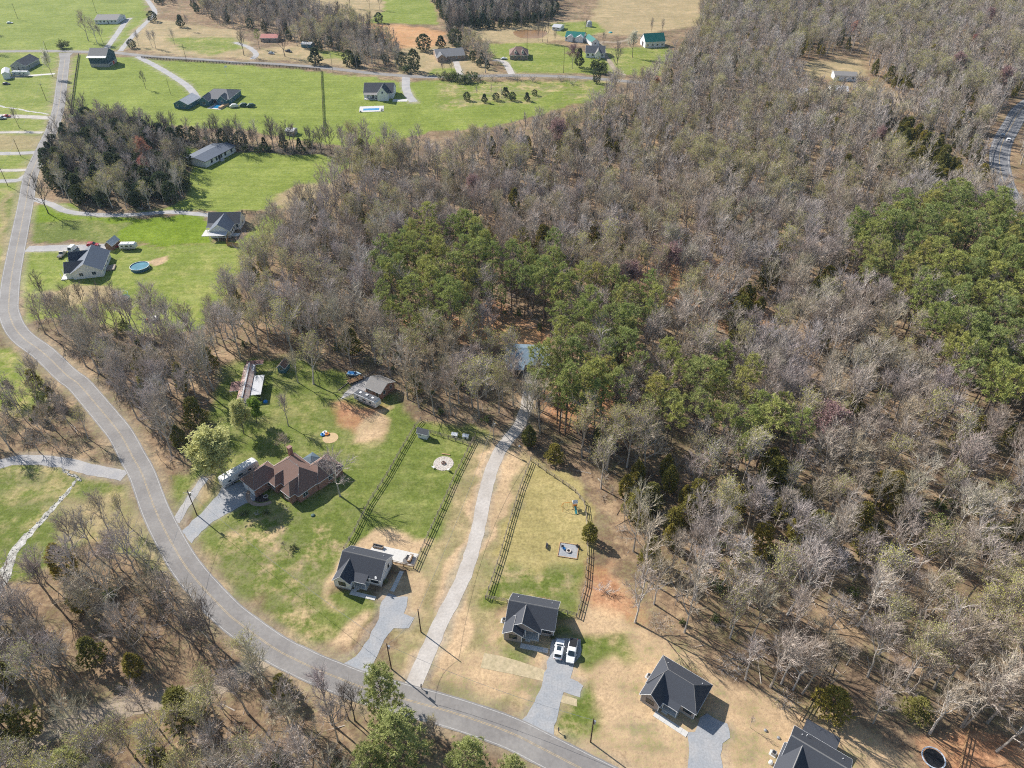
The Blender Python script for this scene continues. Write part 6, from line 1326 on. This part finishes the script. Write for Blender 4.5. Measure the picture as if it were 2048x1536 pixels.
# flat trailer with lumber, heavy timber
x, y = P(712, 762); t = thing('lumber_trailer', 'flat trailer loaded with boards beside the brick garage', 'trailer', (x, y, 0), R(38)); MB().box(-2.6, 2.6, -.95, .95, .5, .62).obj('deck', M_BLACK, t)
for s in (-1, 1):
    for a in (-.5, .4): wheel(t, a, s*1.0, .32)
for k in range(9): MB().box(-2.3 + rs.uniform(-.2, .2), 2.2 + rs.uniform(-.3, .3), -.85+k*.19, -.85+k*.19+.17, .62, .7+.08*(k % 3)).obj('board', M_WOODN, t)
for lb, a, b_ in (('long timber edging left of the lumber trailer', (677, 781), (716, 750)), ('pale timber lying on the gravel by the garage', (729, 758), (741, 748))):
    A, B = P(*a), P(*b_); o = MB().tube([(0, 0, .12), (B[0]-A[0], B[1]-A[1], .12)], .14, 6).obj('timber', M_WOOD, None, (A[0], A[1], 0)); tag(o, lb, 'timber')

# ------------------------------------------------------------------ pools, play things, furniture
x, y = P(281, 537); t = thing('round_pool', 'round above ground pool with blue wall', 'pool', (x, y, 0)); rp = 3.5
mb = MB(); n_ = 32
for k in range(n_):
    a0, a1 = 2*math.pi*k/n_, 2*math.pi*(k+1)/n_
    mb.add([(r_*math.cos(a), r_*math.sin(a), z) for a in (a0, a1) for r_, z in ((rp, 0), (rp, 1.2), (rp-.12, 1.2), (rp-.12, 0))], [(0, 4, 5, 1), (1, 5, 6, 2), (2, 6, 7, 3)])
mb.obj('wall', mat('pool_wall_blue', (.06, .16, .24), .5, 0), t); MB().tube([(rp*math.cos(2*math.pi*k/32), rp*math.sin(2*math.pi*k/32), 1.2) for k in range(33)], .1, 6).obj('top_rail', M_TRIM, t); MB().cyl(0, 0, .02, 1.0, rp-.14, 32).obj('water', mat('covered_water', (.10, .23, .28), .15, .3, .6), t)
mb = MB(); [mb.tube([(rp+.1, s*.3, 0), (rp+.1, s*.3, 1.7)], .04, 5) for s in (-1, 1)]; [mb.box(rp+.05, rp+.15, -.3, .3, .3*k, .3*k+.05) for k in range(1, 5)]; mb.obj('ladder', M_TRIM, t)
A, ang, w, d = frame((718, 224.8), (767, 223), (717, 213.6)); t = thing('swimming_pool', 'long white edged swimming pool in the far field', 'pool', (*A, 0), ang); MB().box(0, w, 0, d, 0, .15).obj('deck', M_CONC, t); MB().box(w*.16, w*.82, d*.25, d*.6, .151, .17).obj('water', M_WATER, t)
for a, b_ in ((.06, .05), (.92, .1), (.93, .3)): MB().box(w*a-.5, w*a+.5, d*b_-.4, d*b_+.4, .15, .75).obj('deck_chair', M_STEEL, t)
A, ang, w, d = frame((414, 217), (441, 219.5), (421, 205)); t = thing('swimming_pool', 'bright blue swimming pool before the blue-green house', 'pool', (*A, 0), ang); MB().box(0, w, 0, d, 0, .12).obj('deck', M_CONC, t); MB().box(w*.2, w*.72, d*.15, d*.85, .121, .14).obj('water', M_WATER, t); MB().box(w*.78, w*.98, d*.1, d*.9, .12, 1.1).obj('pool_steps', M_WOODN, t)
for k, (u, v, lb) in enumerate(((469, 215, 'white covered boat on the lawn by the blue-green house'), (488, 213, 'dark green tarped trailer on the far lawn'), (503, 214, 'second dark tarped trailer on the far lawn'))):
    x, y = P(u, v); t = thing('tarped_trailer', lb, 'trailer', (x, y, 0), R(20)); mb = MB(); loft(mb, [ring(a, w, .3, z, w*.5, .2) for a, w, z in ((-2.6, 1.4, 1.2), (-1, 2.1, 2.3), (1, 2.1, 2.2), (2.6, .9, 1.1))]); mb.obj('cover', M_CAMP if k == 0 else M_TARP, t)
    for s in (-1, 1): wheel(t, 0, s*.9)
def trampoline(u, v, r, label, net=False, rimm=M_STEEL):
    x, y = P(u, v); t = thing('trampoline', label, 'trampoline', (x, y, 0)); MB().cyl(0, 0, .88, .90, r-.25, 28).obj('mat', M_BLACK, t); MB().tube([(r*math.cos(2*math.pi*k/28), r*math.sin(2*math.pi*k/28), .9) for k in range(29)], .13, 6).obj('rim', rimm, t)
    for k in range(6):
        a = 2*math.pi*k/6; MB().tube([(r*math.cos(a), r*math.sin(a), 0), (r*math.cos(a), r*math.sin(a), 2.6 if net else .9)], .04, 5).obj('leg', M_STEEL, t)
    if net: MB().tube([(r*math.cos(2*math.pi*k/28), r*math.sin(2*math.pi*k/28), 2.6) for k in range(29)], .05, 5).obj('top_ring', M_TEAL, t)
trampoline(1864, 1520, 2.0, 'dark trampoline with pale rim at the bottom right', rimm=mat('pale_blue_pad', (.45, .52, .60), .7, 0)); trampoline(248, 600, 2.1, 'green netted trampoline below the round pool', True, M_TEAL)
# fire circle with separate flagstones, bowl and chairs
x, y = P(887, 927); t = thing('fire_circle', 'round stone patio with fire bowl in the green yard', 'patio', (x, y, 0)); MB().cyl(0, 0, 0, .05, 2.75, 36).obj('bed', M_STONE, t)
for ring_, n_ in ((.75, 7), (1.35, 11), (1.95, 16), (2.5, 20)):
    for k in range(n_):
        a = 2*math.pi*(k+rs.uniform(-.15, .15))/n_; s_ = math.pi*ring_/n_*.86; mb = MB(); mb.prism([(s_*rs.uniform(.75, 1.05)*math.cos(q), .27*rs.uniform(.75, 1.05)*math.sin(q)) for q in [2*math.pi*j/6 for j in range(6)]], .05, .09)
        mb.obj('flagstone', M_STONE, t, (ring_*math.cos(a), ring_*math.sin(a), 0), a+math.pi/2)
MB().tube([(.5*math.cos(2*math.pi*k/14), .5*math.sin(2*math.pi*k/14), .3) for k in range(15)], .14, 6).obj('fire_bowl', mat('rusty_bowl', (.14, .07, .05), .8, .2, 2), t)
def chair(x, y, deg, m, label, group=None):
    t = thing('garden_chair', label, 'chair', (x, y, 0), R(deg), group); MB().box(-.28, .28, -.28, .28, .34, .40).obj('seat', m, t); mb = MB(); mb.add([(-.28, .24, .4), (.28, .24, .4), (.28, .5, 1.0), (-.28, .5, 1.0), (-.28, .30, .4), (.28, .30, .4), (.28, .56, 1.0), (-.28, .56, 1.0)], [(0, 1, 2, 3), (7, 6, 5, 4), (0, 4, 5, 1), (1, 5, 6, 2), (2, 6, 7, 3), (3, 7, 4, 0)]); mb.obj('backrest', m, t)
    lg = MB().box(-.03, .03, -.03, .03, 0, .34).mesh('leg', m)
    for a in (-.24, .24):
        for b_ in (-.24, .24): link('leg', lg, t, (a, b_, 0))
        MB().box(a-.05, a+.05, -.3, .3, .56, .6).obj('armrest', m, t)
cx, cy = P(887, 927)
for a in (215, 300): chair(cx + 3.1*math.cos(R(a)), cy + 3.1*math.sin(R(a)), a+90+180, M_TRIM, {215: 'white chair left of the fire circle', 300: 'white chair below the fire circle'}[a])
o = MB().box(-1.2, 1.2, -.14, .14, .0, .2).obj('timber', M_WOODN, None, (*P(892, 909), 0), R(-12)); tag(o, 'pale timber lying behind the fire circle', 'timber')
# square pit with timber edge
A, ang, w, d = frame((1115, 1112.5), (1154, 1118.5), (1121.5, 1085)); t = thing('fire_pit_pad', 'square grey gravel pad with timber edge in the golden yard', 'patio', (*A, 0), ang); MB().box(.12, w-.12, .12, d-.12, 0, .08).obj('gravel', M_GRAVB, t)
for r_ in ((-.05, w+.05, -.05, .11), (-.05, w+.05, d-.11, d+.05), (-.05, .11, .115, d-.115), (w-.11, w+.05, .115, d-.115)): MB().box(r_[0], r_[1], r_[2], r_[3], 0, .2).obj('edge_board', M_WOODN, t)
px_, py_ = P(1137.5, 1103); t = thing('fire_ring', 'round stone fire ring on the square gravel pad', 'fire pit', (px_, py_, .08)); MB().tube([(.5*math.cos(2*math.pi*k/14), .5*math.sin(2*math.pi*k/14), .18) for k in range(15)], .15, 6).obj('stone_rim', M_STONE, t); MB().cyl(0, 0, 0, .08, .4, 12).obj('ash', M_MULCH, t)
chair(*P(1125, 1094), 160, M_BLACK, 'dark chair in the left corner of the square pad'); chair(*P(1154, 1093), 200, M_BLACK, 'dark chair in the right corner of the square pad'); chair(*P(1128, 1099), 120, M_BLUE, 'blue chair beside the fire ring')
# playset
x, y = P(1149, 1016); t = thing('playset', 'orange playset with swing frame and teal slide', 'playset', (x, y, 0), R(8))
for a in (-.45, .45):
    for b_ in (-.45, .45): MB().box(a-.05, a+.05, b_-.05, b_+.05, 0, 2.4).obj('tower_post', M_WOODN, t)
MB().box(-.5, .5, -.5, .5, 1.15, 1.22).obj('platform', M_WOODN, t)
for k in range(4): MB().box(-.52, .52, -.54, -.505, 1.25+k*.16, 1.38+k*.16).obj('slat', M_ORNG, t)
mb = MB(); mb.add([(-.65, -.6, 2.3), (.65, -.6, 2.3), (.65, .6, 2.3), (-.65, .6, 2.3), (-.65, 0, 2.95), (.65, 0, 2.95)], [(0, 1, 5, 4), (1, 2, 5), (2, 3, 4, 5), (3, 0, 4), (0, 3, 2, 1)]); mb.obj('canopy', M_TRIM, t)
mb = MB(); mb.add([(-.25, -.55, 1.2), (.25, -.55, 1.2), (.25, -2.2, .12), (-.25, -2.2, .12), (-.25, -.55, 1.3), (.25, -.55, 1.3), (.25, -2.2, .24), (-.25, -2.2, .24)], [(0, 1, 2, 3), (4, 5, 6, 7), (0, 4, 7, 3), (1, 5, 6, 2)]); mb.obj('slide', M_TEAL, t)
MB().tube([(-.5, .1, 2.2), (-3.0, .1, 2.2)], .06, 6).obj('swing_beam', M_ORNG, t)
for s in (-1, 1): MB().tube([(-3.0, .1, 2.2), (-3.2, .1+s*.9, 0)], .05, 6).obj('leg', M_ORNG, t)
for a in (-1.1, -2.1): MB().tube([(a-.2, .1, 2.2), (a-.2, .1, .55), (a+.2, .1, .55), (a+.2, .1, 2.2)], .015, 4).obj('swing', M_BLACK, t); MB().box(a-.22, a+.22, 0, .2, .5, .55).obj('swing_seat', M_YEL, t)
# wooden rocking bench on the lawn
x, y = P(1094, 1093); t = thing('garden_bench', 'small pale wooden bench on the golden lawn', 'bench', (x, y, 0), R(80)); MB().box(-.75, .75, -.25, .25, .4, .46).obj('seat', M_WOOD, t); MB().box(-.75, .75, .22, .28, .5, 1.0).obj('backrest', M_WOOD, t)
for a in (-.65, .65): MB().box(a-.05, a+.05, -.25, .28, 0, .4).obj('leg', M_WOOD, t)
# patio furniture of the white house
def onh(h, x, y, z=0): return h.r.matrix_basis @ Vector((x, y, z))
def sofa(h, x, y, deg, w, label, m=M_CUSH):
    t = thing('patio_sofa', label, 'sofa', onh(h, x, y, .09), h.r.rotation_euler.z + R(deg)); MB().box(-w/2, w/2, -.4, .4, 0, .3).obj('frame', M_WOODN, t); MB().box(-w/2, w/2, .3, .45, .3, .8).obj('backrest', M_WOODN, t)
    n_ = int(w/.75)
    for k in range(n_): MB().box(-w/2+w*k/n_+.03, -w/2+w*(k+1)/n_-.03, -.38, .28, .3, .46).obj('cushion', m, t); MB().box(-w/2+w*k/n_+.03, -w/2+w*(k+1)/n_-.03, .14, .29, .465, .85).obj('back_cushion', m, t)
    for s in (-1, 1): MB().box(s*w/2-.06 if s > 0 else -w/2-.06, s*w/2+.06 if s > 0 else -w/2+.06, -.4, .45, .3, .6).obj('armrest', M_WOODN, t)
sofa(HA, 4.9, 13.0, 0, 2.5, 'long patio sofa with dark cushions on the white house patio'); sofa(HA, 13.7, 11.8, -90, 2.0, 'pale framed sofa at the fence end of the patio', M_STONE)
t = thing('patio_table', 'low dark fire table on the white house patio', 'table', onh(HA, 13.0, 11.9, .09), HA.r.rotation_euler.z); MB().box(-.35, .35, -.6, .6, .3, .42).obj('top', M_BLACK, t); MB().box(-.3, .3, -.5, .5, 0, .3).obj('base', M_WOODN, t)
t = thing('outdoor_rug', 'round rug under the pale sofa on the patio', 'rug', onh(HA, 13.2, 11.2, .092)); MB().cyl(0, 0, 0, .012, 1.1, 24).obj('weave', M_CUSH, t)
# toys and odds on the lawns
def blob(u, v, r, m, name, label, cat, h=.5):
    x, y = P(u, v); o = MB().tube([(0, 0, 0), (0, 0, h*.5), (0, 0, h*.85), (0, 0, h)], [r, r*.95, r*.7, r*.25], 12).obj(name, m, None, (x, y, 0)); tag(o, label, cat)
blob(626, 1031, .55, M_TARP, 'ground_dome', 'green dome lid on the lawn right of the brick house', 'utility cover', .35); blob(1557, 1476, .35, M_STEEL, 'ground_dome', 'dark round lid beside the bottom house shrubs', 'utility cover', .35); blob(1531, 1461, .35, M_STEEL, 'ground_dome', 'grey round lid on the straw by the bottom house', 'utility cover', .35)
blob(1541, 1526, .4, M_TRIM, 'propane_tank', 'white round tank beside the bottom house', 'tank', .9); blob(1039, 893, .3, M_TRIM, 'bucket', 'white bucket beside the gravel lane', 'bucket', .5); blob(1178, 53, 2.6, M_METL, 'grain_bin', 'round metal bin on the far lawn', 'bin', 4.5); blob(1221, 65.5, 1.6, M_TEAL, 'stock_tank', 'round teal tank on the far track', 'tank', .8)
blob(531, 804, .7, M_BLUE, 'paddling_pool', 'bright blue tub beside the rusty house', 'tub', .6)
for k, (u, v, m, lb) in enumerate(((646, 870, M_BLUE, 'blue inflatable toy on the brick house lawn'), (650, 866, M_TRIM, 'white inflatable ring on the brick house lawn'), (654, 869, M_ORNG, 'small orange toy beside the white ring'))):
    x, y = P(u, v); t = thing('inflatable_toy', lb, 'toy', (x, y, 0)); MB().tube([(.5*math.cos(2*math.pi*q/12), .5*math.sin(2*math.pi*q/12), .22) for q in range(13)], .22, 8).obj('ring', m, t)
x, y = P(661, 876); o = MB().cyl(0, 0, 0, .04, 2.2, 28).obj('sand_circle', mat('sand', (.5, .36, .2), .95, .2, 2), None, (x, y, 0)); tag(o, 'round sandy patch beside the inflatable toys', 'sand circle')
x, y = P(296, 642); t = thing('lawn_tractor', 'small orange lawn tractor at the edge of the trees', 'tractor', (x, y, 0), R(20)); MB().box(-.3, .9, -.35, .35, .4, .9).obj('hood', M_ORNG, t); MB().box(-.9, -.3, -.5, .5, .5, .62).obj('fender', M_ORNG, t); MB().box(-.75, -.4, -.25, .25, .65, 1.1).obj('seat', M_BLACK, t)
for s in (-1, 1): wheel(t, -.6, s*.5, .42); wheel(t, .7, s*.4, .26)
x, y = P(312, 642); t = thing('utility_buggy', 'black and white off road buggy at the edge of the trees', 'buggy', (x, y, 0), R(70)); MB().box(-1.4, 1.4, -.7, .7, .45, .9).obj('body', M_CARD, t); MB().box(-.7, .6, -.65, .65, 1.75, 1.82).obj('roof', M_TRIM, t); MB().box(.7, 1.42, -.6, .6, .905, 1.0).obj('hood', M_TRIM, t)
for a in (-.65, .55):
    for b_ in (-.6, .6): MB().box(a-.04, a+.04, b_-.04, b_+.04, .9, 1.75).obj('roll_bar', M_BLACK, t)
for s in (-1, 1): wheel(t, -.9, s*.75, .36); wheel(t, .9, s*.75, .36)
# picnic table and grill behind the brick house, chairs
t = thing('patio_umbrella', 'blue-grey folding canopy behind the brick house', 'canopy', hb.r.matrix_basis @ Vector((2.6, 17.0, 0)), R(-40)); mb = MB(); mb.add([(-1.7, -1.7, 2.2), (1.7, -1.7, 2.2), (1.7, 1.7, 2.2), (-1.7, 1.7, 2.2), (0, 0, 3.0)], [(0, 1, 4), (1, 2, 4), (2, 3, 4), (3, 0, 4)]); mb.obj('cover', mat('slate_fabric', (.10, .14, .17), .8, .1, 1), t)
for a in (-1.6, 1.6):
    for b_ in (-1.6, 1.6): MB().tube([(a, b_, 0), (a, b_, 2.2)], .04, 5).obj('leg', M_STEEL, t)
t = thing('straw_mat', 'pale erosion blanket strip on the lot left of the cars', 'straw mat', (*P(961, 1318), 0)); A = P(961, 1318)
q = [(a[0]-A[0], a[1]-A[1]) for a in W(zs([(1825, 615), (1960, 640), (2100, 680), (2330, 760), (2330, 850), (2050, 785), (1795, 735)], 512, 1152))]; MB().prism(q, 0.0, .03).obj('weave', M_STRAWB, t)
t = thing('straw_mat', 'small erosion blanket beside the middle gravel drive', 'straw mat', (*P(1140, 1402), 0)); A = P(1140, 1402); q = [(a[0]-A[0], a[1]-A[1]) for a in W(zs([(395, 950), (520, 985), (520, 1045), (390, 1010)], 1024, 1152))]; MB().prism(q, 0, .03).obj('weave', M_STRAWB, t)
t = thing('mailbox', 'black mailbox at the mouth of the middle gravel drive', 'mailbox', (*P(1117, 1464), 0)); MB().box(-.05, .05, -.05, .05, 0, 1.0).obj('post', M_WOOD, t); MB().box(-.12, .12, -.28, .28, 1.0, 1.25).obj('box', M_BLACK, t)
t = thing('mailbox', 'dark mailbox beside the gravel lane mouth', 'mailbox', (*P(843, 1377), 0)); MB().box(-.05, .05, -.05, .05, 0, 1.0).obj('post', M_WOOD, t); MB().box(-.12, .12, -.28, .28, 1.0, 1.25).obj('box', M_BLACK, t)
# brush piles
def brush(u, v, r, label):
    x, y = P(u, v); rng = random.Random(int(u)); mb = MB()
    for _ in range(160):
        a = rng.uniform(0, 6.28); q = r*rng.random()**.6; mb.blade(Vector((q*math.cos(a), q*math.sin(a), rng.uniform(0, .4))), Vector((rng.gauss(0, 1), rng.gauss(0, 1), rng.gauss(.1, .25))), rng.uniform(.8, 2.2), .07, rng)
    o = mb.obj('brush_pile', M_BARK, None, (x, y, 0), fix=False); tag(o, label, 'brush pile')
brush(1322, 1248, 3.0, 'grey brush pile at the wood edge above the hipped house'); brush(1465, 1335, 3.0, 'tangle of dead branches right behind the hipped house'); brush(1570, 1400, 2.5, 'fallen branches at the new fence'); brush(640, 1220, .01, 'x') if False else None
# shrubs round the houses
for k, (u, v) in enumerate(((489, 1030), (515, 1030), (530, 1027), (572, 1020))): yt('bush' if k % 2 else 'gbush', u, v, 1.1, 'low shrub in front of the brick house walk', k, 1.4, 'shrubs before the brick house')
for k, (u, v) in enumerate(((770, 1166), (1108, 1276), (1392, 1432))): yt('gbush', u, v, .9, ['dark shrub at the right corner of the white house', 'dark shrub at the right corner of the taupe house', 'dark shrub at the corner of the hipped house'][k], k, 1.2)
# ------------------------------------------------------------------ thin haze over the valley
HM = bpy.data.materials.new('valley_haze'); HM.use_nodes = True
n = HM.node_tree.nodes; l = HM.node_tree.links; n.remove(n['Principled BSDF'])
pv = n.new('ShaderNodeVolumePrincipled'); pv.inputs['Color'].default_value = (0.5, 0.72, 1.0, 1); pv.inputs['Density'].default_value = 0.00005; pv.inputs['Anisotropy'].default_value = 0.2
l.new(pv.outputs[0], n['Material Output'].inputs['Volume'])
HM.cycles.homogeneous_volume = True if hasattr(HM.cycles, 'homogeneous_volume') else None
hzo = MB().box(-2600, 2600, -900, 3200, -1.0, 175.0).obj('haze', HM); tag(hzo, 'thin bluish haze over the valley', 'haze', kind='stuff')
